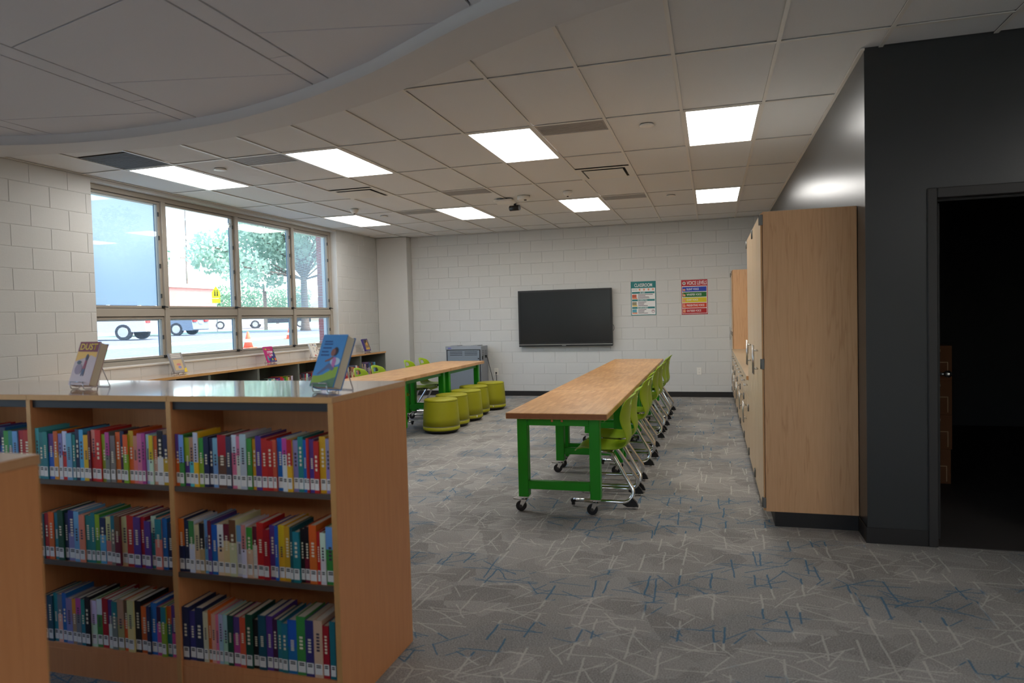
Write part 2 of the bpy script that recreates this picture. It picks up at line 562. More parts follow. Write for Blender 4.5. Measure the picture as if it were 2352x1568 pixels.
# ------------------------------------------------------------------ floor
MB().box((XL - 0.3, YF, -0.12), (XE, YB + 0.2, 0.0)).build('floor', M['carpet'], kind='structure')

# ------------------------------------------------------------------ block walls
_bm = {}
def block_mesh(l, h):
    k = (round(l, 3), round(h, 3))
    if k not in _bm:
        c, g = 0.003, 0.0024
        a, b = l / 2 - g, l / 2 - g - c
        z0, z1 = g, h - g
        m = MB()
        vs = [(-b, 0, z0 + c), (b, 0, z0 + c), (b, 0, z1 - c), (-b, 0, z1 - c), (-a, c, z0), (a, c, z0), (a, c, z1), (-a, c, z1),
              (-a, 0.012, z0), (a, 0.012, z0), (a, 0.012, z1), (-a, 0.012, z1)]
        fs = [(0, 1, 2, 3)]
        for i in range(4):
            j = (i + 1) % 4
            fs += [(i, 4 + i, 4 + j, j), (4 + i, 8 + i, 8 + j, 4 + j)]
        m.add(vs, fs)
        _bm[k] = m.mesh('block', M['wall'], fix=False)
    return _bm[k]

def blocks(parent, face, u0, u1, z0, z1, phase, name='block'):
    """running bond on a wall face; face(u) -> (x, y), rotation"""
    r = int(math.floor(z0 / BLK_H + 1e-6))
    while r * BLK_H < z1 - 1e-6:
        a, b = max(z0, r * BLK_H), min(z1, (r + 1) * BLK_H)
        ph = phase + (0 if r % 2 == 0 else BLK_L / 2)
        k = math.floor((u0 - ph) / BLK_L)
        while ph + k * BLK_L < u1 - 1e-6:
            p, q = max(u0, ph + k * BLK_L), min(u1, ph + (k + 1) * BLK_L)
            if q - p > 0.03 and b - a > 0.02:
                (x, y), rz = face((p + q) / 2)
                place(name, block_mesh(q - p, b - a), parent, (x, y, a), rz)
            k += 1
        r += 1

wall_back = MB().box((XL - 0.3, YB + 0.005, 0), (XE, YB + 0.2, 3.4)).build('wall_back', M['plaster'], kind='structure')
blocks(wall_back, lambda u: ((u, YB), 0.0), -5.60, XR, 0.0, ZC - 0.004, -2.985)
MB().cbox((XL, 12.15, 0), (-5.60, YB + 0.004, ZC - 0.001), 0.006).build('pilaster', M['plaster'], wall_back)
MB().cbox((-5.60, YB - 0.008, 0.0), (XR, YB, 0.093), 0.002).build('baseboard_back', M['rubber'], kind='structure')
MB().cbox((XL, 12.142, 0.0), (-5.592, 12.15, 0.093), 0.002).build('baseboard_pilaster', M['rubber'], kind='structure')

WY0, WY1, WZ0, WZ1 = 5.755, 10.66, 1.03, 3.03
VY0, VY1 = -3.4, 1.505
m = MB()
xa, xb = XL - 0.30, XL - 0.004
m.box((xa, YF, 0), (xb, YB + 0.005, WZ0))
m.box((xa, YF, WZ1), (xb, YB + 0.005, 3.4))
for a, b in ((YF, VY0), (VY1, WY0), (WY1, YB + 0.005)):
    m.box((xa, a, WZ0), (xb, b, WZ1))
wall_left = m.build('wall_left', M['plaster'], kind='structure')
fl = lambda u: ((XL, u), PI / 2)
blocks(wall_left, fl, 2.4, WY0, 0.0, ZC - 0.004, 5.48)
blocks(wall_left, fl, WY1, 12.15, 0.0, ZC - 0.004, 5.48)
blocks(wall_left, fl, WY0, WY1, 0.0, WZ0, 5.48)

# charcoal walls
m = MB()
m.box((XR, YD, 0), (XR + 0.12, YB + 0.005, 3.4))
wall_right = m.build('wall_right', M['darkwall'], kind='structure')
DX0, DX1, DZ = 1.318, 2.235, 2.132
m = MB()
m.box((XR + 0.12, YD, 0), (DX0 - 0.01, YD + 0.12, 3.4))
m.box((DX1 + 0.01, YD, 0), (XE, YD + 0.12, 3.4))
m.box((DX0 - 0.01, YD, DZ + 0.01), (DX1 + 0.01, YD + 0.12, 3.4))
m.build('wall_door_side', M['darkwall'], kind='structure')
MB().cbox((XR - 0.008, YD, 0), (XR, 4.97, 0.10), 0.002).build('baseboard_right', M['rubber'], kind='structure')
MB().cbox((XR - 0.008, YD - 0.008, 0), (1.265, YD, 0.10), 0.002).build('baseboard_door_side', M['rubber'], kind='structure')
MB().cbox((2.289, YD - 0.008, 0), (XE, YD, 0.10), 0.002).build('baseboard_far_side', M['rubber'], kind='structure')
# white angle trim where ceiling meets the charcoal wall
MB().box((XR - 0.022, YD - 0.022, ZC - 0.012), (XR, YB, ZC - 0.001)).build('trim_1', M['tbar'], kind='structure')
# door frame and leaf
dr = MB((DX0, YD, 0))
dr.cbox((1.265, YD - 0.015, 0), (DX0, YD + 0.135, 2.193), 0.004)
dr.cbox((DX1, YD - 0.015, 0), (DX1 + 0.053, YD + 0.135, 2.193), 0.004)
dr.cbox((DX0, YD - 0.015, DZ), (DX1, YD + 0.135, 2.193), 0.004)
door_1 = dr.build('door_1', M['doortrim'], kind='structure')
MB((DX0, YD, 0)).box((DX0, YD + 0.06, DZ - 0.012), (DX1, YD + 0.075, DZ)).build('door_stop', M['doortrim'], door_1)
lf = MB()
lf.cbox((-0.022, 0.0, 0.01), (0.022, 0.90, 2.12), 0.003)
leaf = lf.build('door_leaf', M['doortrim'], door_1)
leaf.location = (0.03, 0.14, 0)
leaf.rotation_euler = (0, 0, -math.radians(15.0))
kb = MB()
kb.cyl((0.022, 0.83, 0.985), (0.075, 0.83, 0.985), 0.012, n=12)
kb.lathe([(0.012, -0.024), (0.026, -0.012), (0.028, 0.0), (0.026, 0.012), (0.012, 0.024)], (0.08, 0.83, 0.985), 14)
kb.build('knob', M['chrome'], leaf)
# storage room behind the door
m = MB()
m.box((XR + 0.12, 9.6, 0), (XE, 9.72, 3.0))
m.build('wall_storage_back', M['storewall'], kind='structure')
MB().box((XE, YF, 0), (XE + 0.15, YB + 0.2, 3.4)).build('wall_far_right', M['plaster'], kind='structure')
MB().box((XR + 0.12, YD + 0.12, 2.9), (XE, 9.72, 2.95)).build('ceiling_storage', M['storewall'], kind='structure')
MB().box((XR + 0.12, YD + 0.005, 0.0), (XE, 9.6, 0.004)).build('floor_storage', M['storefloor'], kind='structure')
m = MB()
fx0, fx1, fz0, fz1 = -5.6, -0.2, 0.95, 2.85
m.box((XL - 0.3, YF - 0.2, 0), (XE + 0.15, YF, fz0)); m.box((XL - 0.3, YF - 0.2, fz1), (XE + 0.15, YF, 3.4))
m.box((XL - 0.3, YF - 0.2, fz0), (fx0, YF, fz1)); m.box((fx1, YF - 0.2, fz0), (XE + 0.15, YF, fz1))
m.build('wall_front', M['plaster'], kind='structure')
m = MB((0, YF, fz0))
m.box((fx0, YF - 0.15, fz0), (fx1, YF - 0.06, fz0 + 0.06)); m.box((fx0, YF - 0.15, fz1 - 0.06), (fx1, YF - 0.06, fz1))
win3 = m.build('window_3', M['framew'], kind='structure')
for k in range(8):
    xm = fx0 + (fx1 - fx0) * k / 7
    MB((0, YF, fz0)).box((xm - 0.035, YF - 0.15, fz0 + 0.06), (xm + 0.035, YF - 0.06, fz1 - 0.06)).build('mullion', M['framew'], win3)
    if k < 7:
        xn = fx0 + (fx1 - fx0) * (k + 1) / 7
        MB((0, YF, fz0)).quad((xm + 0.035, YF - 0.1, fz0 + 0.06), (xn - 0.035, YF - 0.1, fz0 + 0.06), (xn - 0.035, YF - 0.1, fz1 - 0.06), (xm + 0.035, YF - 0.1, fz1 - 0.06)).build('pane', M['glass'], win3, fix=False)
MB().box((XL - 0.8, YF - 0.4, 3.4), (XE + 0.3, YB + 0.4, 3.6)).build('roof', M['roofm'], kind='structure')

# ------------------------------------------------------------------ ceiling: tile grid, curved bulkhead, trapezoid panels
OUT = [(-6.24, 4.55), (-5.96, 4.59), (-5.39, 4.68), (-4.81, 4.79), (-4.27, 4.82), (-3.69, 4.78), (-3.10, 4.66), (-2.65, 4.52), (-2.26, 4.37), (-1.93, 4.21),
       (-1.60, 4.03), (-1.34, 3.875), (-1.05, 3.715), (-0.75, 3.57), (-0.37, 3.42), (0.2, 3.27), (1.0, 3.16), (2.2, 3.12), (3.4, 3.2), (4.6, 3.38)]
INN = [(-6.24, 4.06), (-5.9, 4.19), (-5.57, 4.30), (-5.19, 4.41), (-4.75, 4.475), (-4.25, 4.49), (-3.57, 4.425), (-3.15, 4.325), (-2.77, 4.205), (-2.38, 4.05), (-2.0, 3.87),
       (-1.70, 3.695), (-1.3, 3.455), (-1.09, 3.34), (-0.86, 3.235), (-0.3, 3.04), (0.2, 2.92), (1.0, 2.82), (2.2, 2.78), (3.4, 2.86), (4.6, 3.04)]
def interp(tab, x):
    if x <= tab[0][0]:
        return tab[0][1]
    for (a, p), (b, q) in zip(tab, tab[1:]):
        if x <= b:
            return p + (q - p) * (x - a) / (b - a)
    return tab[-1][1]
def smooth_curve(tab, n=90):
    """Catmull-Rom through the table, resampled by x"""
    out = []
    for i in range(len(tab) - 1):
        p0 = tab[max(i - 1, 0)]; p1 = tab[i]; p2 = tab[i + 1]; p3 = tab[min(i + 2, len(tab) - 1)]
        for s in range(6):
            t = s / 6
            f = lambda k: 0.5 * (2 * p1[k] + (p2[k] - p0[k]) * t + (2 * p0[k] - 5 * p1[k] + 4 * p2[k] - p3[k]) * t * t + (3 * p1[k] - p0[k] - 3 * p2[k] + p3[k]) * t ** 3)
            out.append((f(0), f(1)))
    out.append(tab[-1])
    return out
OUTS, INNS = smooth_curve(OUT), smooth_curve(INN)
ymid = lambda x: 0.5 * (interp(OUTS, x) + interp(INNS, x))

ceil = MB().box((XL - 0.004, YF, ZC + 0.05), (XE, YB + 0.005, ZC + 0.08)).build('ceiling', M['groove'], kind='structure')
ZS = 2.995
m = MB()
NS = 140
for i in range(NS):
    x0 = XL + (XE - XL) * i / NS; x1 = XL + (XE - XL) * (i + 1) / NS
    o0, o1, n0, n1 = interp(OUTS, x0), interp(OUTS, x1), interp(INNS, x0), interp(INNS, x1)
    m.add([(x0, n0, ZS), (x1, n1, ZS), (x1, o1, ZS), (x0, o0, ZS), (x0, n0, ZC + 0.02), (x1, n1, ZC + 0.02), (x1, o1, ZC + 0.02), (x0, o0, ZC + 0.02)],
          [(0, 1, 2, 3), (0, 1, 5, 4), (3, 2, 6, 7)], 0, False)
bulk = m.build('bulkhead', M['soffit'], ceil)
for p in bulk.data.polygons:
    p.use_smooth = abs(p.normal.z) < 0.5

_tm = {}
LIGHTS = {(i, j) for i in (-6, -3, 0, 3) for j in (0, 3)}
LIGHT_LABEL = {-6: 'nearest the window', -3: 'second from the window', 0: 'third from the window', 3: 'nearest the charcoal wall'}
STRIPS = [(1, 0), (-4, 0), (-2, 2), (1, 3), (-4, 3)]
DIFFS = [(1, 1), (-4, 1)]
def tile_poly(x0, x1, y0, y1, side):
    """polygon of a ceiling piece cut along the middle of the bulkhead; side +1 keeps the far side"""
    xs = [x0 + (x1 - x0) * k / 6 for k in range(7)]
    if side > 0:
        lo = [max(y0, ymid(x)) for x in xs]
        if min(lo) >= y1 - 0.03:
            return None
        lo = [min(v, y1) for v in lo]
        return [(x, v) for x, v in zip(xs, lo)] + [(x1, y1), (x0, y1)]
    hi = [min(y1, ymid(x)) for x in xs]
    if max(hi) <= y0 + 0.03:
        return None
    return [(x0, y0), (x1, y0)] + [(x, max(v, y0 + 0.001)) for x, v in zip(xs, hi)][::-1]

def put_tile(x0, x1, y0, y1, name='ceiling_tile', mat='tile', z=ZC):
    b = 0.010
    cx, cy = (x0 + x1) / 2, (y0 + y1) / 2
    if y0 > ymid(x0) and y0 > ymid(x1) and y0 > ymid(cx):
        k = (round(x1 - x0, 3), round(y1 - y0, 3), mat)
        if k not in _tm:
            _tm[k] = MB().cbox(((x0 - x1) / 2 + b, (y0 - y1) / 2 + b, 0.008), ((x1 - x0) / 2 - b, (y1 - y0) / 2 - b, 0.022), 0.002).mesh(name, M[mat])
        return place(name, _tm[k], ceil, (cx, cy, z))
    poly = tile_poly(x0 + b, x1 - b, y0 + b, y1 - b, +1)
    if poly:
        return MB((cx, cy, z)).prism(poly, 'z', z + 0.008, z + 0.022).build(name, M[mat], ceil).__setattr__('location', (cx, cy, z))

cols = list(range(-7, 11))
rows = list(range(-3, 6))
for i in cols:
    x0, x1 = GX + i * TX, GX + (i + 1) * TX
    for j in rows:
        y0, y1 = GY + j * TY, min(GY + (j + 1) * TY, YB)
        a, b = max(x0, XL), x1
        if (i, j) in LIGHTS:
            continue
        if y0 >= YD - 0.5 and i >= 4:
            if i > 4 and y0 > YD:
                continue
            if i == 4 and y0 > YD:
                b = XR
            elif j == -1:
                y1 = YD if i >= 5 else y1
                if i == 4:
                    e = 0.010
                    cx, cy = (a + b) / 2, (y0 + y1) / 2
                    poly = [(a + e, y0 + e), (b - e, y0 + e), (b - e, YD), (XR, YD), (XR, y1 - e), (a + e, y1 - e)]
                    o = MB((cx, cy, ZC)).prism(poly, 'z', ZC + 0.008, ZC + 0.022).build('ceiling_tile', M['tile'], ceil)
                    o.location = (cx, cy, ZC)
                    continue
        if i > 4 and y0 >= YD:
            continue
        if b - a < 0.06 or y1 - y0 < 0.06:
            continue
        if (i, j) in STRIPS:
            put_tile(a, b, y0 + 0.33, y1)
            continue
        if (i, j) in DIFFS:
            put_tile(a, b, y0, y0 + TX)
            continue
        if (i, j) == (-6, -1):
            put_tile(a, b, y0, y1 - 0.55)
            continue
        put_tile(a, b, y0, y1)

def bar(a, c, w=0.024):
    """T-bar face from a to c on the ceiling plane"""
    (x0, y0), (x1, y1) = a, c
    h = w / 2
    if abs(x1 - x0) < 1e-6:
        lo, hi = (x0 - h, y0, ZC - 0.002), (x0 + h, y1, ZC + 0.004)
    else:
        lo, hi = (x0, y0 - h, ZC - 0.001), (x1, y0 + h, ZC + 0.004)
    MB().box(lo, hi).build('grid_bar', M['tbar'], ceil)
for i in range(-6, 11):
    x = GX + i * TX
    y1 = YB if x < XR else YD - 0.004
    bar((x, ymid(x)), (x, y1))
for j in range(-3, 6):
    y = GY + j * TY
    x1 = XR if y > YD else XE
    x = XL
    st = None
    while x <= x1 + 1e-6:
        ok = ymid(x) < y - 0.01
        if ok and st is None:
            st = x
        if (not ok or x + 0.03 > x1) and st is not None:
            if x - st > 0.1:
                bar((st, y), (x, y))
            st = None
        x += 0.03
for (i, j) in STRIPS:
    bar((GX + i * TX, GY + j * TY + 0.33), (GX + (i + 1) * TX, GY + j * TY + 0.33))
bar((XL + 0.012, ymid(XL)), (XL + 0.012, 12.15))
bar((-5.6, YB - 0.012), (XR, YB - 0.012))

# large white panels with narrow strips between them (near side of the bulkhead)
PW, SW, PX0 = 1.228, 0.155, -3.765
def cut_panel(poly_fn, x0, x1, name, par):
    """piece between two slanted joints y = f(x), cut at the bulkhead"""
    xs = [x0 + (x1 - x0) * k / 8 for k in range(9)]
    lo_f, hi_f = poly_fn
    pts_lo = [(x, lo_f(x)) for x in xs]
    pts_hi = [(x, min(hi_f(x), ymid(x))) for x in xs]
    keep = [(a, b) for a, b in zip(pts_lo, pts_hi) if b[1] - a[1] > 0.004]
    if len(keep) < 2:
        return
    poly = [k[0] for k in keep] + [k[1] for k in keep][::-1]
    c = (sum(p[0] for p in poly) / len(poly), sum(p[1] for p in poly) / len(poly), ZC)
    o = MB(c).prism(poly, 'z', ZC + 0.001, ZC + 0.018).build(name, M['cloud'], par)
    o.location = c
for k in range(-2, 6):
    x0 = PX0 + k * (PW + SW)
    xa, xb = max(x0, XL), min(x0 + PW, XE)
    g = 0.008
    if xb - xa > 0.1:
        ph = -0.32 * k if k < 1 else -0.34
        ph = {-1: 0.35, 0: 0.0, 1: -0.34}.get(k, 0.3 * ((k % 3) - 1))
        js = []
        for n in range(-7, 2):
            yc = 3.625 + ph + n * 1.85
            js.append(lambda x, yc=yc: yc + 0.222 * (x - x0))
            js.append(lambda x, yc=yc: yc + 1.22 - 0.24 * (x - x0))
        for f0, f1 in zip(js, js[1:]):
            cut_panel((lambda x, f0=f0: max(f0(x) + 0.006, YF), lambda x, f1=f1: f1(x) - 0.006), xa + g, xb - g, 'ceiling_panel', ceil)
        sa, sb = x0 + PW, min(x0 + PW + SW, XE)
        if sb - sa > 0.05:
            for n in range(-7, 2):
                yc = 3.625 + ph + n * 1.22
                cut_panel((lambda x, yc=yc: max(yc + 0.004, YF), lambda x, yc=yc: yc + 1.22 - 0.004), sa + g, sb - g, 'ceiling_strip', ceil)

# ------------------------------------------------------------------ ceiling fixtures
lp = None
for (i, j) in sorted(LIGHTS):
    cx, cy = GX + (i + 0.5) * TX, GY + (j + 0.5) * TY
    lab = 'bright flat ceiling light panel, %s, in the %s row' % (LIGHT_LABEL[i], 'near' if j == 0 else 'far')
    if lp is None:
        lp = thing('ceiling_light', (cx, cy, ZC), lab, 'ceiling light', 'flat ceiling light panels')
        hx, hy = TX / 2 - 0.011, TY / 2 - 0.011
        f = MB()
        for a, b in (((-hx, -hy), (hx, -hy + 0.02)), ((-hx, hy - 0.02), (hx, hy)), ((-hx, -hy + 0.02), (-hx + 0.02, hy - 0.02)), ((hx - 0.02, -hy + 0.02), (hx, hy - 0.02))):
            f.box((*a, -0.004), (*b, 0.028))
        f.build('frame', M['lightframe'], lp)
        MB().box((-hx + 0.02, -hy + 0.02, 0.002), (hx - 0.02, hy - 0.02, 0.022)).build('diffuser', M['light'], lp)
    else:
        copy_tree(lp, None, (cx, cy, ZC), None, lab)

for y, row in ((-2.6, 'rear'),):  # unseen panels added behind the camera to light the foreground
    for x, lab in ((-4.7, 'far left'), (-1.9, 'centre left'), (0.9, 'centre right'), (3.4, 'far right')):
        copy_tree(lp, None, (x, y, ZC - 0.02), None, 'added unseen ceiling light panel behind the camera, %s of the %s row' % (lab, row))
for y, lab in ((1.4, 'nearer'), (0.1, 'farther')):  # unseen pair added off to the right to brighten right-facing panels
    copy_tree(lp, None, (4.05, y, ZC - 0.02), None, 'added unseen ceiling light panel right of the camera, the %s one' % lab)
STRIP_LABEL = ['slim grey ceiling air slot right of the third light', 'slim bluish ceiling air slot left of the second light', 'slim grey ceiling air slot between the two light rows',
               'slim grey ceiling air slot beside the third far light', 'slim grey ceiling air slot left of the second far light']
for (i, j), lab in zip(STRIPS, STRIP_LABEL):
    x0, y0 = GX + i * TX, GY + j * TY
    t = thing('air_slot', (x0 + TX / 2, y0 + 0.165, ZC), lab, 'air vent', 'slim ceiling air slots')
    f = MB()
    f.box((-TX / 2 + 0.012, -0.153, 0.006), (TX / 2 - 0.012, 0.153, 0.012))
    f.build('face_plate', M['ventgrey'], t)
    for k in range(9):
        MB().box((-TX / 2 + 0.03, -0.14 + k * 0.033, 0.003), (TX / 2 - 0.03, -0.14 + k * 0.033 + 0.02, 0.006)).build('louver', M['ventgrey'], t)
t = thing('return_grille', (GX - 5.5 * TX, GY - 0.275, ZC), 'dark grey return air grille beside the first light and the curved bulkhead', 'air vent')
MB().box((-0.29, -0.265, 0.008), (0.29, 0.265, 0.014)).build('backing', M['ventdark'], t)
for k in range(16):
    MB().box((-0.285, -0.26 + k * 0.033, 0.002), (0.285, -0.26 + k * 0.033 + 0.021, 0.008)).build('louver', M['grille'], t)

for (i, j), lab in zip(DIFFS, ['square plaque air diffuser near the centre of the tile ceiling', 'square plaque air diffuser on the window side of the ceiling']):
    cx, cy = GX + (i + 0.5) * TX, GY + j * TY + 1.5 * TX
    t = thing('air_diffuser', (cx, cy, ZC), lab, 'air vent', 'plaque diffusers')
    h = TX / 2 - 0.012
    f = MB()
    # sloping cone that rises into the ceiling, with a flat plaque hung below
    q = [(-h, -h), (h, -h), (h, h), (-h, h)]
    s = [(-0.2, -0.2), (0.2, -0.2), (0.2, 0.2), (-0.2, 0.2)]
    f.add([(*p, 0.002) for p in q] + [(p[0] * 0.82, p[1] * 0.82, 0.004) for p in q] + [(*p, 0.028) for p in s],
          [(0, 1, 5, 4), (1, 2, 6, 5), (2, 3, 7, 6), (3, 0, 4, 7), (4, 5, 9, 8), (5, 6, 10, 9), (6, 7, 11, 10), (7, 4, 8, 11), (8, 9, 10, 11)], 0)
    f.build('cone', M['ventdark'], t)
    r = MB()
    for a, b in (((-h, -h), (h, -h * 0.82)), ((-h, h * 0.82), (h, h)), ((-h, -h * 0.82), (-h * 0.82, h * 0.82)), ((h * 0.82, -h * 0.82), (h, h * 0.82))):
        r.box((*a, -0.002), (*b, 0.002))
    r.build('rim', M['tbar'], t)
    MB().cbox((-0.215, -0.215, -0.012), (0.215, 0.215, -0.006), 0.002).build('plaque', M['tbar'], t)
    MB().box((-0.02, -0.02, -0.006), (0.02, 0.02, 0.028)).build('stem', M['ventdark'], t)

def ceiling_disc(x, y, label, r=0.062):
    t = thing('sprinkler_cover', (x, y, ZC), label, 'ceiling fitting', 'round ceiling covers')
    MB().lathe([(r - 0.012, 0.006), (r, 0.0), (r, -0.008), (r - 0.02, -0.012), (0.001, -0.012)], n=24).build('cover', M['white'], t)
    MB().lathe([(r * 0.9, 0.002), (r * 0.9, 0.008)], n=24).build('gap_ring', M['ventdark'], t)
for (x, y), lab in zip([(-4.81, 5.99), (-0.50, 5.955), (-4.785, 9.61), (-0.503, 9.625)],
                       ['small round ceiling cover between the first and second near lights', 'small round ceiling cover left of the near right light',
                        'small round ceiling cover between the first and second far lights', 'small round ceiling cover left of the far right light']):
    ceiling_disc(x, y, lab)
def dome(x, y, label):
    t = thing('motion_sensor', (x, y, ZC), label, 'sensor', 'ceiling motion sensors')
    MB().lathe([(0.06, 0.003), (0.06, -0.02), (0.05, -0.035), (0.03, -0.055), (0.001, -0.06)], n=22).build('housing', M['white'], t)
    MB().lathe([(0.014, -0.055), (0.014, -0.066), (0.001, -0.068)], n=12).build('lens', M['ventdark'], t)
dome(-4.87, 8.85, 'white dome motion sensor above the far window side')
dome(-1.75, 8.74, 'white dome motion sensor in front of the third far light')
t = thing('wireless_access_point', (-2.66, 8.95, ZC), 'flat white wireless access point hung under the ceiling tiles', 'access point')
MB().cbox((-0.13, -0.11, -0.05), (0.13, 0.11, -0.012), 0.012).build('housing', M['white'], t)
MB().box((-0.05, -0.05, -0.012), (0.05, 0.05, 0.006)).build('bracket', M['ventdark'], t)
t = thing('ceiling_sensor', (-2.36, 8.83, ZC), 'white round sensor beside the wireless access point', 'sensor')
MB().lathe([(0.085, 0.003), (0.085, -0.035), (0.075, -0.05), (0.001, -0.052)], n=24).build('housing', M['white'], t)
MB().cyl((0.03, -0.03, -0.052), (0.03, -0.03, -0.062), 0.018, n=12).build('lens', M['ventdark'], t)
t = thing('security_camera', (-2.63, 9.36, ZC), 'small black camera barrel hung below the tile ceiling', 'camera')
MB().cyl((0, 0, 0.003), (0, 0, -0.04), 0.018, n=12).build('stem', M['black'], t)
MB().cyl((-0.075, 0.01, -0.06), (0.07, -0.02, -0.06), 0.038, n=18).build('barrel', M['black'], t)
MB().cyl((-0.075, 0.01, -0.06), (-0.08, 0.011, -0.06), 0.026, n=18).build('lens', M['screen'], t)

# ------------------------------------------------------------------ window with between-glass blinds
WX = -6.345            # room-side face of the aluminium frame
def window(name, y0, mull, y1, full=True):
    z0, zr0, zr1, z1 = 1.07, 1.60, 1.69, 3.0
    f = MB((WX, y0, WZ0))
    d = 0.10
    f.cbox((WX - d, y0, WZ0), (WX, y1, 1.095), 0.003)
    f.cbox((WX - d, y0, 2.975), (WX, y1, WZ1), 0.003)
    f.cbox((WX - d, y0, 1.095), (WX, y0 + 0.06, 2.975), 0.003)
    f.cbox((WX - d, y1 - 0.075, 1.095), (WX, y1, 2.975), 0.003)
    win = f.build(name, M['framew'], kind='structure')
    off = Vector((WX, y0, WZ0))
    def part(nm, mat, fn, par=win, **kw):
        b = MB(off); fn(b)
        return b.build(nm, mat, par, **kw)
    for yc in mull:
        part('mullion', M['framew'], lambda b: b.cbox((WX - d, yc - 0.034, 1.095), (WX + 0.012, yc + 0.034, 2.975), 0.003))
    ys = [y0 + 0.06] + [k for yc in mull for k in (yc - 0.034, yc + 0.034)] + [y1 - 0.075]
    tilts = [72, None, 14, 38] if full else [None] * 4
    for n in range(4):
        a, b_ = ys[2 * n], ys[2 * n + 1]
        part('rail', M['framew'], lambda b: b.cbox((WX - d, a, zr0), (WX - 0.002, b_, zr1), 0.003))
        for (lo, hi, upper) in ((1.095, zr0, False), (zr1, 2.975, True)):
            s = 0.034
            def sash(b):
                x0, x1 = WX - 0.07, WX - 0.016
                b.cbox((x0, a, lo), (x1, b_, lo + s), 0.002); b.cbox((x0, a, hi - s), (x1, b_, hi), 0.002)
                b.cbox((x0, a, lo + s), (x1, a + s, hi - s), 0.002); b.cbox((x0, b_ - s, lo + s), (x1, b_, hi - s), 0.002)
            part('sash', M['framew'], sash)
            def gasket(b):
                x0, x1 = WX - 0.0165, WX - 0.013
                e = 0.005
                b.box((x0, a + 0.002, lo + 0.003), (x1, b_ - 0.002, lo + 0.003 + e)); b.box((x0, a + 0.002, hi - 0.003 - e), (x1, b_ - 0.002, hi - 0.003))
            part('gasket', M['framedark'], gasket)
            part('pane', M['glass'], lambda b: b.quad((WX - 0.03, a + s, lo + s), (WX - 0.03, b_ - s, lo + s), (WX - 0.03, b_ - s, hi - s), (WX - 0.03, a + s, hi - s)), fix=False)
            tl = tilts[n] if upper else 8
            if tl is not None:
                def slats(b):
                    w_, p = 0.0125, (0.0116 if tl > 60 else 0.0150)
                    z = lo + s + 0.012
                    cs, sn = math.cos(math.radians(tl)) * w_ / 2, math.sin(math.radians(tl)) * w_ / 2
                    while z < hi - s - 0.02:
                        b.quad((WX - 0.052 - cs, a + s + 0.012, z + sn), (WX - 0.052 + cs, a + s + 0.012, z - sn), (WX - 0.052 + cs, b_ - s - 0.03, z - sn), (WX - 0.052 - cs, b_ - s - 0.03, z + sn))
                        z += p
                part('blind', M['slat'], slats, fix=False, kind='stuff')
                part('blind_rail', M['white'], lambda b: b.box((WX - 0.06, a + s + 0.01, hi - s - 0.018), (WX - 0.044, b_ - s - 0.028, hi - s)))
            else:
                part('blind_stack', M['white'], lambda b: b.box((WX - 0.06, b_ - s - 0.028, hi - s - 0.12), (WX - 0.044, b_ - s - 0.004, hi - s - 0.06)))
            part('blind_track', cmat((96, 124, 146)), lambda b: b.box((WX - 0.058, b_ - s - 0.026, lo + s), (WX - 0.046, b_ - s - 0.018, hi - s)))
            for fz in ((0.12, 0.4, 0.66, 0.88) if upper else (0.5,)):
                zz = lo + (hi - lo) * fz
                part('hinge_clip', M['framedark'], lambda b: b.box((WX - 0.016, b_ - s - 0.004, zz - 0.025), (WX - 0.004, b_ - s + 0.012, zz + 0.025)))
            def latch(b):
                b.cbox((WX - 0.016, b_ - 0.03, lo + 0.012), (WX + 0.02, b_ - 0.004, lo + 0.036), 0.003)
                b.cyl((WX + 0.02, b_ - 0.017, lo + 0.024), (WX + 0.035, b_ + 0.02, lo + 0.018), 0.006, n=8)
            part('latch', M['black'], latch)
    part('window_sill', M['sill'], lambda b: b.cbox((WX - 0.02, y0 - 0.0, WZ0 - 0.004), (XL + 0.012, y1, WZ0 + 0.018), 0.004))
    return win
window('window_1', WY0, (6.845, 8.175, 9.51), WY1)
window('window_2', VY0, (-2.17, -0.94, 0.29), VY1, False)

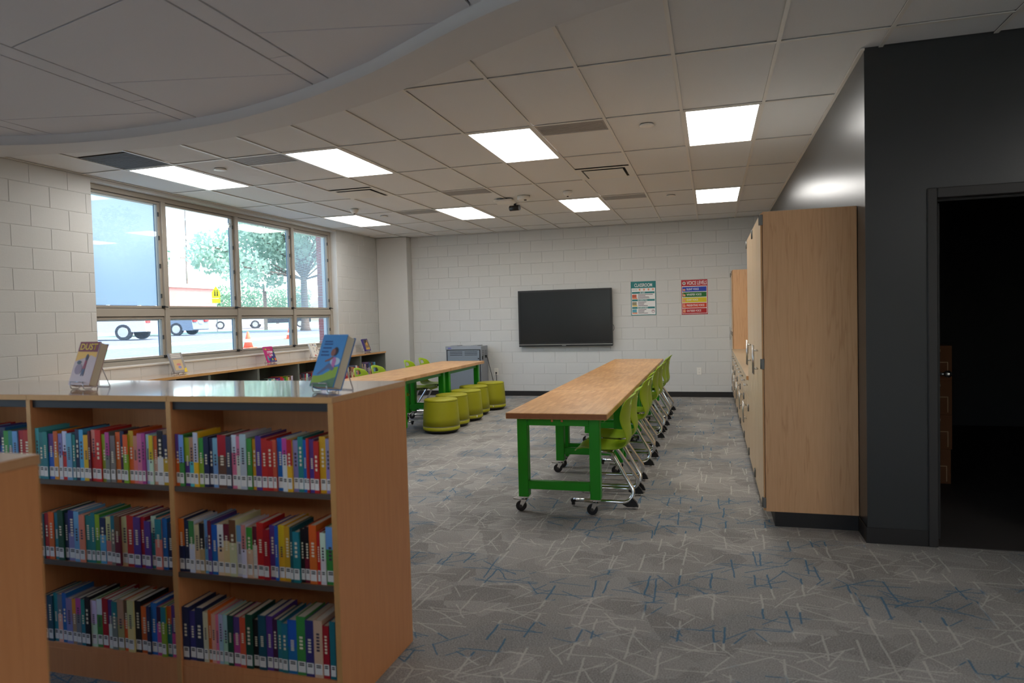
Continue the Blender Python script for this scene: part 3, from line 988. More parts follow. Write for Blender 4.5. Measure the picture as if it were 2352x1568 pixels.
# ------------------------------------------------------------------ work tables on casters
TH, TT = 0.765, 0.045
TW, TL = 0.762, 1.520
def make_table():
    t = thing('work_table', (0, 0, 0), 'table', 'table', 'butcher block work tables')
    MB().cbox((-TW / 2, 0, TH - TT), (TW / 2, TL, TH), 0.004).build('table_top', M['butcher'], t)
    tt_ = t.children[0]
    for y in (-0.0006, TL):
        MB().box((-TW / 2 + 0.004, y, TH - TT + 0.004), (TW / 2 - 0.004, y + 0.0006, TH - 0.004)).build('end_grain', M['endgrain'], tt_)
    lx, ly0, ly1, s = 0.234, 0.065, TL - 0.065, 0.078
    for sx in (-1, 1):
        for y in (ly0, ly1 - s):
            x0 = sx * (lx + 0.04) - 0.039
            MB().cbox((x0, y, 0.118), (x0 + 0.078, y + s, TH - TT - 0.001), 0.004).build('leg', M['green'], t)
            cx, cy = x0 + 0.039, y + s / 2
            c = MB()
            c.box((cx - 0.035, cy - 0.035, 0.112), (cx + 0.035, cy + 0.035, 0.1179))
            c.cyl((cx, cy, 0.095), (cx, cy, 0.112), 0.022, n=12)
            for d in (-1, 1):
                c.prism([(cx - 0.022, 0.098), (cx + 0.022, 0.098), (cx + 0.012 - 0.03, 0.034), (cx - 0.012 - 0.03, 0.034)], 'y', cy + d * 0.019 - 0.002, cy + d * 0.019 + 0.002)
            c.box((cx - 0.022, cy - 0.021, 0.092), (cx + 0.022, cy + 0.021, 0.098))
            cas = c.build('caster', M['chrome'], t)
            wh = MB()
            wh.cyl((cx - 0.03, cy - 0.0155, 0.040), (cx - 0.03, cy + 0.0155, 0.040), 0.0395, n=22)
            wh.build('wheel', M['black'], cas)
            hb = MB()
            hb.cyl((cx - 0.03, cy - 0.0225, 0.040), (cx - 0.03, cy + 0.0225, 0.040), 0.013, n=12)
            hb.build('hub', M['ventdark'], cas)
            bk = MB()
            bk.prism([(cx - 0.09, 0.098), (cx - 0.03, 0.092), (cx - 0.03, 0.086), (cx - 0.088, 0.089)], 'y', cy - 0.016, cy + 0.016)
            bk.build('brake_pedal', M['silver'], cas)
    for y in (ly0 + 0.006, ly1 - s + 0.012):
        MB().cbox((-lx - 0.002, y, TH - TT - 0.058), (lx + 0.002, y + 0.05, TH - TT - 0.001), 0.003).build('end_rail', M['green'], t)
        MB().cbox((-lx - 0.002, y, 0.178), (lx + 0.002, y + 0.05, 0.240), 0.003).build('foot_rail', M['green'], t)
    for sx in (-1, 1):
        MB().cbox((sx * 0.27 - 0.02, ly0 + s, TH - TT - 0.058), (sx * 0.27 + 0.02, ly1 - s, TH - TT - 0.001), 0.003).build('side_rail', M['green'], t)
    for sx in (-0.04, 0.035):
        for y, d in ((ly0 + 0.006, -1),):
            MB().cyl((sx, y, TH - TT - 0.02), (sx, y - 0.006, TH - TT - 0.02), 0.009, n=12).build('bolt', M['chrome'], t)
    return t
tab0 = make_table()
lab = ['butcher block top work table with green legs, nearest in the right row', 'second work table of the right row, counted from the camera',
       'third work table of the right row, counted from the camera', 'farthest work table of the right row, by the screen wall']
for k in range(4):
    o = tab0 if k == 0 else copy_tree(tab0)
    o.location = (-1.1135, 4.905 + k * 1.524, 0)
    o['label'] = lab[k]
lab = ['work table of the left row half hidden behind the near bookcase', 'middle work table of the left row, behind the first stool', 'farthest work table of the left row, by the grey cart']
for k in range(3):
    o = copy_tree(tab0)
    o.location = (-4.02, 6.25 + k * 1.524, 0)
    o['label'] = lab[k]

# ------------------------------------------------------------------ lime chairs
def chair_shell():
    prof = [(-0.228, 0.424), (-0.222, 0.440), (-0.195, 0.452), (-0.14, 0.452), (-0.07, 0.445), (0.0, 0.440), (0.07, 0.438), (0.125, 0.444), (0.165, 0.462), (0.188, 0.495),
            (0.194, 0.535), (0.190, 0.580), (0.184, 0.630), (0.184, 0.680), (0.190, 0.730), (0.199, 0.775), (0.206, 0.800), (0.214, 0.825), (0.224, 0.848), (0.240, 0.864)]
    half = [0.165, 0.182, 0.202, 0.214, 0.219, 0.218, 0.210, 0.196, 0.176, 0.156, 0.148, 0.160, 0.184, 0.200, 0.200, 0.188, 0.174, 0.154, 0.122, 0.070]
    wrap = [0, 0, 0, 0, 0, 0, 0, 0, 0.006, 0.012, 0.02, 0.032, 0.046, 0.056, 0.056, 0.050, 0.044, 0.036, 0.024, 0.010]
    n = 13
    vs, fs = [], []
    for k, ((x, z), h) in enumerate(zip(prof, half)):
        for j in range(n):
            s = -1 + 2 * j / (n - 1)
            y = s * h
            dx = dz = 0.0
            if k <= 8:
                dz = 0.020 * s * s * (1 if k > 2 else 0.25) - 0.008
            if k >= 8:
                dx = -wrap[k] * s * s
            if k >= 18:
                dz -= 0.012 * s * s
            vs.append((x + dx, y, z + dz))
    for k in range(len(prof) - 1):
        for j in range(n - 1):
            if k in (15, 16) and 4 <= j <= 7:
                continue
            fs.append((k * n + j, k * n + j + 1, (k + 1) * n + j + 1, (k + 1) * n + j))
    me = bpy.data.meshes.new('seat_shell')
    me.from_pydata(vs, [], fs)
    me.materials.append(M['lime'])
    ob = bpy.data.objects.new('shell_tmp', me)
    COL.objects.link(ob)
    so = ob.modifiers.new('s', 'SOLIDIFY'); so.thickness = 0.009; so.offset = 0
    sb = ob.modifiers.new('d', 'SUBSURF'); sb.levels = 1; sb.render_levels = 1
    dg = bpy.context.evaluated_depsgraph_get()
    out = bpy.data.meshes.new_from_object(ob.evaluated_get(dg))
    bpy.data.objects.remove(ob)
    for p in out.polygons:
        p.use_smooth = True
    return out
def make_chair():
    t = thing('school_chair', (0, 0, 0), 'chair', 'chair', 'lime school chairs')
    place('seat_shell', chair_shell(), t)
    for s in (-1, 1):
        pts = [(-0.235, s * 0.205, 0.050), (-0.1, s * 0.205, 0.048), (0.12, s * 0.205, 0.048)]
        for a in range(0, 9):
            th = math.radians(a * 14.5)
            pts.append((0.150 + 0.072 * math.sin(th), s * (0.205 - 0.004 * a), 0.120 - 0.072 * math.cos(th)))
        pts += [(0.150, s * 0.152, 0.255), (0.080, s * 0.118, 0.372), (0.062, s * 0.110, 0.400), (0.03, s * 0.106, 0.412), (-0.09, s * 0.106, 0.418)]
        fr = MB().tube(pts, 0.0150, 10).build('frame_tube', M['chrome'], t)
        g = MB()
        g.prism([(0.142, 0.034), (0.195, 0.050), (0.222, 0.080), (0.248, 0.054), (0.262, 0.018), (0.176, 0.014)], 'y', s * 0.198 - 0.015, s * 0.198 + 0.015)
        g.build('rear_glide', M['black'], fr)
        MB().cyl((0.228, s * 0.2, 0.0), (0.228, s * 0.2, 0.016), 0.010, n=10).build('rear_foot', M['chrome'], fr)
        c = MB()
        c.cyl((-0.255, s * 0.205, 0.046), (-0.222, s * 0.205, 0.049), 0.016, n=10)
        c.box((-0.25, s * 0.205 - 0.01, 0.012), (-0.226, s * 0.205 + 0.01, 0.046))
        c.build('front_glide', M['black'], fr)
        MB().cyl((-0.238, s * 0.205, 0.0), (-0.238, s * 0.205, 0.014), 0.008, n=10).build('front_foot', M['chrome'], fr)
    MB().cyl((0.045, -0.112, 0.400), (0.045, 0.112, 0.400), 0.010, n=10).build('cross_tube', M['chrome'], t)
    mt = MB()
    mt.cbox((-0.10, -0.075, 0.412), (0.06, 0.075, 0.434), 0.004)
    mt.build('seat_mount', M['black'], t)
    return t
ch0 = make_chair()
ys = [5.415, 5.915, 6.895, 7.455, 8.385, 8.935, 9.86, 10.38]
for k, y in enumerate(ys):
    o = ch0 if k == 0 else copy_tree(ch0)
    o.location = (-0.815 + (0.0, 0.0, 0.01, -0.005, 0.0, 0.01, 0.0, 0.012)[k], y, 0)
    o.rotation_euler = (0, 0, math.radians((0, 2, -2, 1, 2, -1, 1, -3)[k]))
    o['label'] = 'lime green chair tucked under the right tables, %s' % (['nearest the camera', 'second nearest the camera', 'third from the camera', 'fourth from the camera',
                'fifth from the camera', 'sixth from the camera', 'seventh from the camera', 'farthest from the camera'][k])
for k, (y, l) in enumerate([(8.14, 'lime green chair across the left tables, nearest, right of the blue book'), (8.62, 'lime green chair across the left tables, second from the near end'),
                            (9.67, 'lime green chair across the left tables, in front of the pilaster'), (10.22, 'lime green chair across the left tables, beside the grey cart')]):
    o = copy_tree(ch0, None, (-4.30, y, 0), PI + math.radians((1, -2, 2, 0)[k]), l)

# ------------------------------------------------------------------ stools
def make_stool():
    t = thing('wobble_stool', (0, 0, 0), 'stool', 'stool', 'chartreuse stools')
    MB().lathe([(0.10, 0.0), (0.19, 0.008), (0.218, 0.022), (0.230, 0.042), (0.225, 0.05)], n=40).build('rubber_base', M['rubber'], t)
    MB().lathe([(0.228, 0.042), (0.2405, 0.045), (0.2435, 0.054), (0.2418, 0.088)], n=40).build('lower_body', M['olive'], t)
    MB().lathe([(0.2405, 0.088), (0.2415, 0.090), (0.241, 0.097), (0.2395, 0.099)], n=40).build('band', M['oliveband'], t)
    MB().lathe([(0.2415, 0.099), (0.235, 0.20), (0.226, 0.32), (0.219, 0.405), (0.2185, 0.412)], n=40).build('body', M['olive'], t)
    MB().lathe([(0.2165, 0.412), (0.2205, 0.415), (0.2185, 0.430), (0.210, 0.438), (0.17, 0.441), (0.001, 0.442)], n=40).build('seat_pad', M['olive'], t)
    MB().box((0.2375, -0.008, 0.062), (0.2455, 0.008, 0.088)).build('tag', M['white'], t)
    return t
st0 = make_stool()
for k, (x, y, rz, l) in enumerate([(-3.42, 8.335, 2.2, 'chartreuse drum stool nearest the camera'), (-3.47, 8.85, 2.6, 'chartreuse drum stool, second from the camera'),
                                   (-3.455, 9.385, -0.55, 'chartreuse drum stool, middle one of the row'), (-3.54, 9.97, 2.4, 'chartreuse drum stool, fourth from the camera'),
                                   (-3.455, 10.55, -1.1, 'chartreuse drum stool farthest from the camera, by the cart')]):
    o = st0 if k == 0 else copy_tree(st0)
    o.location = (x, y, 0)
    o.rotation_euler = (0, 0, rz)
    o['label'] = l

# ------------------------------------------------------------------ charging cart, cord, outlets
CX0, CX1, CY0, CY1, CZ1 = -4.755, -4.062, 11.90, 12.29, 0.965
t = thing('charging_cart', ((CX0 + CX1) / 2, (CY0 + CY1) / 2, 0), 'grey steel charging cart with slotted door against the far wall', 'cart')
o3 = Vector(t.location)
def cp(name, mat, fn, par=None):
    b = MB(o3); fn(b)
    return b.build(name, mat, par or t)
cp('body', M['cart'], lambda b: b.cbox((CX0, CY0 + 0.012, 0.10), (CX1, CY1, CZ1 - 0.005), 0.006))
cp('top_rim', M['cart'], lambda b: (b.cbox((CX0 - 0.004, CY0, CZ1 - 0.065), (CX1 + 0.004, CY0 + 0.03, CZ1), 0.006)))
for xx in (CX0 + 0.08, CX1 - 0.21):
    cp('top_pad', M['cart'], lambda b: b.cbox((xx, CY0 + 0.04, CZ1 - 0.006), (xx + 0.13, CY1 - 0.05, CZ1 + 0.010), 0.004))
cp('door_gap', M['black'], lambda b: b.box((CX0 + 0.016, CY0 + 0.006, 0.12), (CX1 - 0.016, CY0 + 0.0125, CZ1 - 0.068)))
cdoor = cp('door', M['cartdoor'], lambda b: b.cbox((CX0 + 0.034, CY0 - 0.004, 0.13), (CX1 - 0.030, CY0 + 0.011, CZ1 - 0.078), 0.004))
for xx in (CX0 + 0.085, CX0 + 0.375):
    for zz in (0.855, 0.826, 0.797):
        cp('vent_slot', M['black'], lambda b: b.box((xx, CY0 - 0.0055, zz), (xx + 0.245, CY0 - 0.0035, zz + 0.009)), cdoor)
for zz in (0.735, 0.46):
    cp('lock', M['black'], lambda b: b.cyl((CX1 - 0.05, CY0 - 0.004, zz), (CX1 - 0.05, CY0 - 0.014, zz), 0.012, n=12), cdoor)
for yy in (CY0 + 0.06, CY0 + 0.22):
    for zz in (0.865, 0.835, 0.805, 0.775):
        cp('side_slot', M['black'], lambda b: b.box((CX1 - 0.001, yy, zz), (CX1 + 0.0015, yy + 0.11, zz + 0.008)))
cp('side_handle', M['black'], lambda b: b.cbox((CX1, CY0 + 0.055, 0.715), (CX1 + 0.012, CY0 + 0.085, 0.775), 0.003))
cp('power_inlet', M['black'], lambda b: b.cbox((CX1, CY0 + 0.235, 0.735), (CX1 + 0.02, CY0 + 0.29, 0.785), 0.004))
cp('badge', cmat((96, 92, 178)), lambda b: b.box((CX0 + 0.045, CY0 - 0.001, CZ1 - 0.045), (CX0 + 0.11, CY0 + 0.001, CZ1 - 0.028)))
for xx in (CX0 + 0.07, CX1 - 0.07):
    for yy in (CY0 + 0.07, CY1 - 0.07):
        cp('caster', M['black'], lambda b: (b.cyl((xx - 0.014, yy, 0.045), (xx + 0.014, yy, 0.045), 0.045, n=18), b.box((xx - 0.02, yy - 0.02, 0.085), (xx + 0.02, yy + 0.02, 0.101))))
cord = [(CX1 + 0.0265, CY0 + 0.262, 0.748), (CX1 + 0.035, CY0 + 0.268, 0.72), (CX1 + 0.055, CY0 + 0.29, 0.60), (CX1 + 0.085, CY0 + 0.33, 0.42), (-3.945, 12.26, 0.24), (-3.925, 12.27, 0.17),
        (-3.905, 12.28, 0.20), (-3.905, 12.30, 0.30), (-3.912, 12.315, 0.385), (-3.92, 12.325, 0.42), (-3.922, 12.345, 0.433)]
c = MB(cord[4]).tube(cord, 0.0055, 8).build('power_cord', M['black'])
c['label'] = 'black power cord running from the grey cart down to the outlet'; c['category'] = 'cord'
MB(cord[4]).cbox((-3.937, 12.338, 0.418), (-3.907, 12.349, 0.448), 0.003).build('plug', M['black'], c)
def outlet(x, z, label):
    t = thing('wall_outlet', (x, YB, z), label, 'outlet')
    MB().cbox((-0.042, -0.008, -0.065), (0.042, 0.0, 0.065), 0.003).build('cover_plate', M['white'], t)
    for dz in (-0.026, 0.026):
        s = MB().cbox((-0.017, -0.0105, dz - 0.016), (0.017, -0.0075, dz + 0.016), 0.003).build('socket', M['white'], t)
        MB().box((-0.007, -0.0112, dz - 0.004), (-0.005, -0.0104, dz + 0.008)).build('slot', M['ink'], s)
        MB().box((0.005, -0.0112, dz - 0.004), (0.007, -0.0104, dz + 0.008)).build('slot', M['ink'], s)
outlet(-0.219, 0.454, 'white wall outlet right of the long table, under the posters')
outlet(-3.922, 0.458, 'white wall outlet beside the charging cart with a cord plugged in')

# ------------------------------------------------------------------ wall screen
t = thing('wall_screen', (-2.565, YB, 0.92), 'large black flat wall screen with thin bezel above the tables', 'screen')
x0, x1, z0, z1, yf = -3.431, -1.698, 0.922, 1.954, 12.25
o3 = Vector(t.location)
b = MB(o3); b.cbox((x0, yf + 0.004, z0), (x1, yf + 0.065, z1), 0.006); b.build('casing', M['black'], t)
b = MB(o3); bz = 0.032
for a, c in (((x0, z1 - bz), (x1, z1)), ((x0, z0 + 0.035), (x1, z0 + 0.068)), ((x0, z0 + 0.068), (x0 + bz, z1 - bz)), ((x1 - bz, z0 + 0.068), (x1, z1 - bz))):
    b.box((a[0], yf - 0.004, a[1]), (c[0], yf + 0.006, c[1]))
b.build('bezel', M['black'], t)
b = MB(o3); b.box((x0 + bz, yf, z0 + 0.068), (x1 - bz, yf + 0.006, z1 - bz)); b.build('display_panel', M['screen'], t)
b = MB(o3); b.cbox((x0, yf - 0.010, z0 + 0.030), (x1, yf + 0.004, z0 + 0.042), 0.002); b.build('silver_strip', M['silver'], t)
b = MB(o3); b.cbox((x0, yf - 0.006, z0), (x1, yf + 0.01, z0 + 0.030), 0.003); b.build('control_bar', M['black'], t)
b = MB(o3); b.box((-2.62, yf - 0.0075, z0 + 0.011), (-2.545, yf - 0.006, z0 + 0.020)); b.build('maker_mark', M['silver'], t)
b = MB(o3); b.box((-2.95, yf + 0.065, 1.2), (-2.2, YB, 1.7)); b.build('wall_mount', M['black'], t)
b = MB(o3); b.tube([(x1 + 0.004, yf + 0.05, 1.30), (x1 + 0.022, yf + 0.045, 1.27), (x1 + 0.024, yf + 0.045, 1.22), (x1 + 0.008, yf + 0.05, 1.19)], 0.004, 6)
b.build('pen_cord', M['black'], t)

# ------------------------------------------------------------------ posters
def poster(x0, x1, z0, z1, label, mat):
    t = thing('poster', ((x0 + x1) / 2, YB, z0), label, 'poster')
    w = x1 - x0; h = z1 - z0
    b = MB(); b.box((-w / 2, -0.0035, 0), (w / 2, -0.0003, h)); b.build('sheet', mat, t)
    return t, w, h
def flat(t, name, mat, x0, x1, z0, z1, y, par=None):
    b = MB(); b.box((x0, y - 0.0005, z0), (x1, y, z1))
    return b.build(name, mat, par or t)
TEAL, WHT, PEACH = cmat((16, 118, 118)), cmat((232, 230, 228)), cmat((226, 150, 116))
t, w_, h_ = poster(-1.372, -0.934, 1.45, 2.05, 'teal and white classroom rules poster beside the screen', TEAL)
hw = w_ / 2
flat(t, 'white_field', WHT, -hw + 0.012, hw - 0.012, 0.012, h_ - 0.118, -0.0035)
lettering('CLASSROOM', WHT, t, (0.0, -0.0042, h_ - 0.097), 0.062, 0.31)
lettering('VOICE LEVEL:', M['ink'], t, (-hw + 0.02, -0.0046, h_ - 0.155), 0.015, 0.1, align='LEFT')
for k in range(4):
    flat(t, 'hand_icon', PEACH, -0.078 + k * 0.078, -0.05 + k * 0.078, h_ - 0.162, h_ - 0.128, -0.0042)
for zt, s, wd in ((0.385, 'BE SAFE', 0.09), (0.252, 'BE RESPECTFUL', 0.17), (0.118, 'BE RESPONSIBLE', 0.185)):
    flat(t, 'heading_band', TEAL, -hw + 0.02, hw - 0.022, zt, zt + 0.032, -0.0042)
    lettering(s, WHT, t, (-0.015, -0.0050, zt + 0.006), 0.020, wd)
    for q, ln in enumerate((0.26, 0.13, 0.19, 0.2)):
        flat(t, 'text_line', cmat((70, 68, 68)), -hw + 0.125, -hw + 0.125 + ln * (1.0 if zt > 0.3 else (0.55 + 0.3 * (q % 2))), zt - 0.022 - q * 0.021, zt - 0.013 - q * 0.021, -0.0042)
for (z, c1, c2) in ((0.292, (196, 92, 60), (226, 132, 84)), (0.160, (150, 140, 110), (226, 196, 90)), (0.030, (84, 160, 180), (226, 130, 90))):
    flat(t, 'picture', cmat(c1), -hw + 0.022, -hw + 0.10, z + 0.022, z + 0.078, -0.0042)
    flat(t, 'picture_base', cmat(c2), -hw + 0.022, -hw + 0.112, z, z + 0.020, -0.0042)
b = MB(); b.cyl((hw - 0.052, -0.0036, 0.070), (hw - 0.052, -0.0044, 0.070), 0.028, n=20); b.build('round_emblem', cmat((120, 60, 74)), t)
b = MB(); b.cyl((hw - 0.052, -0.0044, 0.070), (hw - 0.052, -0.0048, 0.070), 0.022, n=20); em = b.build('emblem_field', WHT, t)
flat(t, 'emblem_mark', cmat((110, 40, 56)), hw - 0.062, hw - 0.042, 0.070, 0.082, -0.0048)
RED = cmat((178, 22, 34))
t, w_, h_ = poster(-0.498, -0.058, 1.444, 2.045, 'red voice levels poster with coloured stripes beside the cabinets', RED)
hw = w_ / 2
flat(t, 'white_field', WHT, -hw + 0.010, hw - 0.010, 0.015, h_ - 0.110, -0.0035)
lettering('VOICE LEVELS', WHT, t, (0.042, -0.0042, h_ - 0.088), 0.066, 0.335)
b = MB(); b.cyl((-hw + 0.048, -0.0036, h_ - 0.058), (-hw + 0.048, -0.0044, h_ - 0.058), 0.030, n=20); b.build('round_emblem', cmat((190, 184, 176)), t)
flat(t, 'emblem_mark', cmat((60, 46, 46)), -hw + 0.038, -hw + 0.058, h_ - 0.064, h_ - 0.050, -0.0046)
for k, (c, s, wd) in enumerate([((22, 58, 172), 'SILENT VOICE', 0.205), ((22, 106, 28), 'WHISPER VOICE', 0.25), ((214, 194, 6), 'QUIET VOICE', 0.19),
                                ((206, 62, 26), 'PRESENTING VOICE', 0.295), ((178, 16, 24), 'OUTSIDE VOICE', 0.24)]):
    z = h_ - 0.205 - k * 0.0935
    flat(t, 'stripe', cmat(c), -hw + 0.016, hw - 0.018, z, z + 0.083, -0.0042)
    lettering(s, WHT, t, (-hw + 0.088, -0.0050, z + 0.024), 0.036, wd, align='LEFT')
    ic = flat(t, 'hand_icon', PEACH, -hw + 0.026, -hw + 0.068, z + 0.014, z + 0.050, -0.0050)
    for q in range(k):
        flat(t, 'finger_icon', PEACH, -hw + 0.029 + q * 0.010, -hw + 0.036 + q * 0.010, z + 0.050, z + 0.074, -0.0050)

# ------------------------------------------------------------------ cabinets along the charcoal wall
FX = 0.341             # carcass front
DXF = 0.327            # door face
def bar_handle(b, y, z0, z1):
    b.cyl((DXF - 0.032, y, z0), (DXF - 0.032, y, z1), 0.006, n=10)
    for z in (z0 + 0.04, z1 - 0.04):
        b.cyl((DXF, y, z), (DXF - 0.032, y, z), 0.0045, n=8)
def hinge(par, org, y, z, side):
    b = MB(org)
    b.cbox((DXF - 0.005, y - 0.012, z - 0.034), (DXF + 0.0005, y + 0.012, z + 0.034), 0.002)
    b.cyl((DXF - 0.006, y + side * 0.012, z - 0.034), (DXF - 0.006, y + side * 0.012, z + 0.034), 0.005, n=8)
    b.build('hinge', M['hinge'], par)
def tall_cabinet(y0, y1, ztop, label, side_hinge=False):
    org = Vector(((FX + XR) / 2, (y0 + y1) / 2, 0))
    t = thing('tall_cabinet', org, label, 'cabinet')
    b = MB(org)
    b.cbox((FX, y0, 0.10), (XR - 0.002, y1, ztop), 0.002)
    b.build('carcass', M['maple'], t)
    b = MB(org); b.box((FX + 0.058, y0 + 0.001, 0.0), (XR - 0.002, y1 - 0.001, 0.10)); b.build('toe_kick', M['rubber'], t)
    b = MB(org); b.box((FX + 0.004, y0 + 0.004, ztop), (XR - 0.004, y1 - 0.004, ztop + 0.0012)); b.build('bounce_sheet', M['plaster'], t)  # unseen pale sheet added to cut warm bounce onto the ceiling
    ym = (y0 + y1) / 2
    for a, c, hs in ((y0 + 0.002, ym - 0.002, 1), (ym + 0.002, y1 - 0.002, -1)):
        b = MB(org)
        b.cbox((DXF, a, 0.105), (FX - 0.003, c, ztop - 0.010), 0.0015)
        d = b.build('door', M['maplefront'], t)
        b = MB(org)
        b.box((DXF + 0.001, a - 0.0015 if hs == 1 else c, 0.106), (FX - 0.0035, a if hs == 1 else c + 0.0015, ztop - 0.011))
        b.build('edge_band', M['mapleedge'], d)
        b = MB(org); bar_handle(b, c - 0.045 if hs == 1 else a + 0.045, 1.01, 1.225); b.build('handle', M['silver'], d)
        for z in (0.16, 1.115, ztop - 0.055):
            hy = a + 0.014 if hs == 1 else c - 0.014
            hinge(d, org, hy, z, 0)
            if side_hinge and hs == 1:
                b = MB(org); b.cbox((DXF - 0.004, y0 - 0.006, z - 0.036), (FX + 0.002, y0 + 0.001, z + 0.036), 0.002)
                b.build('hinge_knuckle', M['hinge'], d)
    return t
tall_cabinet(4.972, 5.89, 2.149, 'tall maple cabinet nearest the camera, its whole side panel showing', True)
tall_cabinet(5.892, 6.81, 2.149, 'second tall maple cabinet, between the near tall one and the counter')
UN = [6.81 + k * 0.976 for k in range(6)]
for k in range(5):
    y0, y1 = UN[k] + 0.001, UN[k + 1] - 0.001
    org = Vector(((FX + XR) / 2, (y0 + y1) / 2, 0))
    t = thing('base_cabinet', org, 'maple base cabinet with drawers over doors, %s from the near tall cabinets' % ORD[k], 'cabinet', 'base cabinets under the counter')
    b = MB(org); b.box((FX, y0, 0.10), (XR - 0.002, y1, 0.828)); b.build('carcass', M['maple'], t)
    b = MB(org); b.box((FX + 0.058, y0, 0.0), (XR - 0.002, y1, 0.10)); b.build('toe_kick', M['rubber'], t)
    ym = (y0 + y1) / 2
    for a, c, hs in ((y0 + 0.002, ym - 0.002, 1), (ym + 0.002, y1 - 0.002, -1)):
        b = MB(org); b.cbox((DXF, a, 0.105), (FX - 0.003, c, 0.648), 0.0015); d = b.build('door', M['maplefront'], t)
        b = MB(org); bar_handle(b, c - 0.04 if hs == 1 else a + 0.04, 0.36, 0.57); b.build('handle', M['silver'], d)
        for z in (0.15, 0.565):
            hinge(d, org, a + 0.014 if hs == 1 else c - 0.014, z, 0)
        b = MB(org); b.cbox((DXF, a, 0.654), (FX - 0.003, c, 0.822), 0.0015); d = b.build('drawer', M['maplefront'], t)
        b = MB(org); yc = (a + c) / 2
        b.cyl((DXF - 0.032, yc - 0.075, 0.762), (DXF - 0.032, yc + 0.075, 0.762), 0.006, n=10)
        for yy in (yc - 0.05, yc + 0.05):
            b.cyl((DXF, yy, 0.762), (DXF - 0.032, yy, 0.762), 0.0045, n=8)
        b.build('pull', M['silver'], d)
b = MB((0.6, 6.811, 0.83)); b.cbox((0.308, 6.811, 0.830), (XR - 0.002, 11.688, 0.868), 0.002)
c = b.build('countertop', M['counter']); c['label'] = 'long laminate countertop over the maple base cabinets'; c['category'] = 'countertop'
b = MB((0.6, 6.811, 0.83)); b.box((0.3065, 6.810, 0.831), (0.34, 6.8115, 0.867)); b.build('edge_band', M['mapleedge'], c)
tall_cabinet(11.69, YB - 0.01, 2.149, 'far tall maple cabinet standing at the end of the counter')

# ------------------------------------------------------------------ near double-faced bookcase and the one in front of it
def thing_parts(t):
    o3 = Vector(t.location)
    def cp(name, mat, fn, par=None, **kw):
        b = MB(o3); fn(b)
        return b.build(name, mat, par or t, **kw)
    return cp
BZ = 1.204
def double_bookcase(x1, y0, y1, nb, label, shelves=True):
    """x1: outer face of the right end panel; bays run to the left, open towards -y and +y"""
    pitch = 0.731
    x0 = x1 - nb * pitch - 0.023
    t = thing('bookcase', ((x0 + x1) / 2, (y0 + y1) / 2, 0), label, 'bookcase', 'double-faced library bookcases')
    cp = thing_parts(t)
    ym = (y0 + y1) / 2
    for k in range(nb + 1):
        xx = x1 - k * pitch
        nm = 'end_panel' if k in (0, nb) else 'divider'
        p = cp(nm, M['beech'], lambda b: b.cbox((xx - 0.023, y0 + 0.002, 0.0), (xx, y1 - 0.002, BZ - 0.0235), 0.0015))
        for yy, s in ((y0, 1), (y1, -1)):
            cp('edge_band', M['beechedge'], lambda b: b.box((xx - 0.0225, min(yy, yy + s * 0.002), 0.001), (xx - 0.0005, max(yy, yy + s * 0.002), BZ - 0.024)), p)
        if k < nb:
            a, c = xx - pitch + 0.0005, xx - 0.0235
            cp('back_panel', M['beech'], lambda b: b.box((a, ym - 0.006, 0.02), (c, ym + 0.006, BZ - 0.024)))
            for s, ye in ((-1, y0), (1, y1)):
                ya, yb = (ye + 0.006, ym - 0.0065) if s < 0 else (ym + 0.0065, ye - 0.006)
                cp('black_strip', M['blackstrip'], lambda b: b.box((a, ye + 0.012 if s < 0 else ye - 0.03, BZ - 0.056), (c, ye + 0.03 if s < 0 else ye - 0.012, BZ - 0.024)))
                cp('bottom_shelf', M['beech'], lambda b: b.box((a, ya, 0.110), (c, yb, 0.132)))
                cp('kick_board', M['beech'], lambda b: b.box((a, ye + 0.004 if s < 0 else ye - 0.022, 0.0), (c, ye + 0.022 if s < 0 else ye - 0.004, 0.110)))
                for z in (0.492, 0.840):
                    sh = cp('shelf', M['beech'], lambda b: b.box((a, ya + 0.003 if s < 0 else ya, z - 0.018), (c, yb if s < 0 else yb - 0.003, z - 0.0008)))
                    cp('shelf_edge', M['shelfedge'], lambda b: b.box((a, ye + 0.004 if s < 0 else ye - 0.010, z - 0.020), (c, ye + 0.010 if s < 0 else ye - 0.004, z)), sh)
            tp = cp('top_panel', M['beechtop'], lambda b: b.cbox((a - 0.0235 if k == nb - 1 else a - 0.0115, y0 - 0.004, BZ - 0.023), (c + (0.024 if k == 0 else 0.0115), y1 + 0.004, BZ), 0.0015))
            cp('top_edge', M['beechedge'], lambda b: b.box((a - 0.011, y0 - 0.0055, BZ - 0.0225), (c + (0.023 if k == 0 else 0.011), y0 - 0.004, BZ - 0.0006)), tp)
    return t
BX1, BY0, BY1 = -1.344, 2.233, 2.855
double_bookcase(BX1, BY0, BY1, 4, 'beech library bookcase full of books, crossing the left foreground')
double_bookcase(-1.444, 0.541, 1.163, 3, 'beech bookcase end panel at the bottom left corner, closest to the camera')

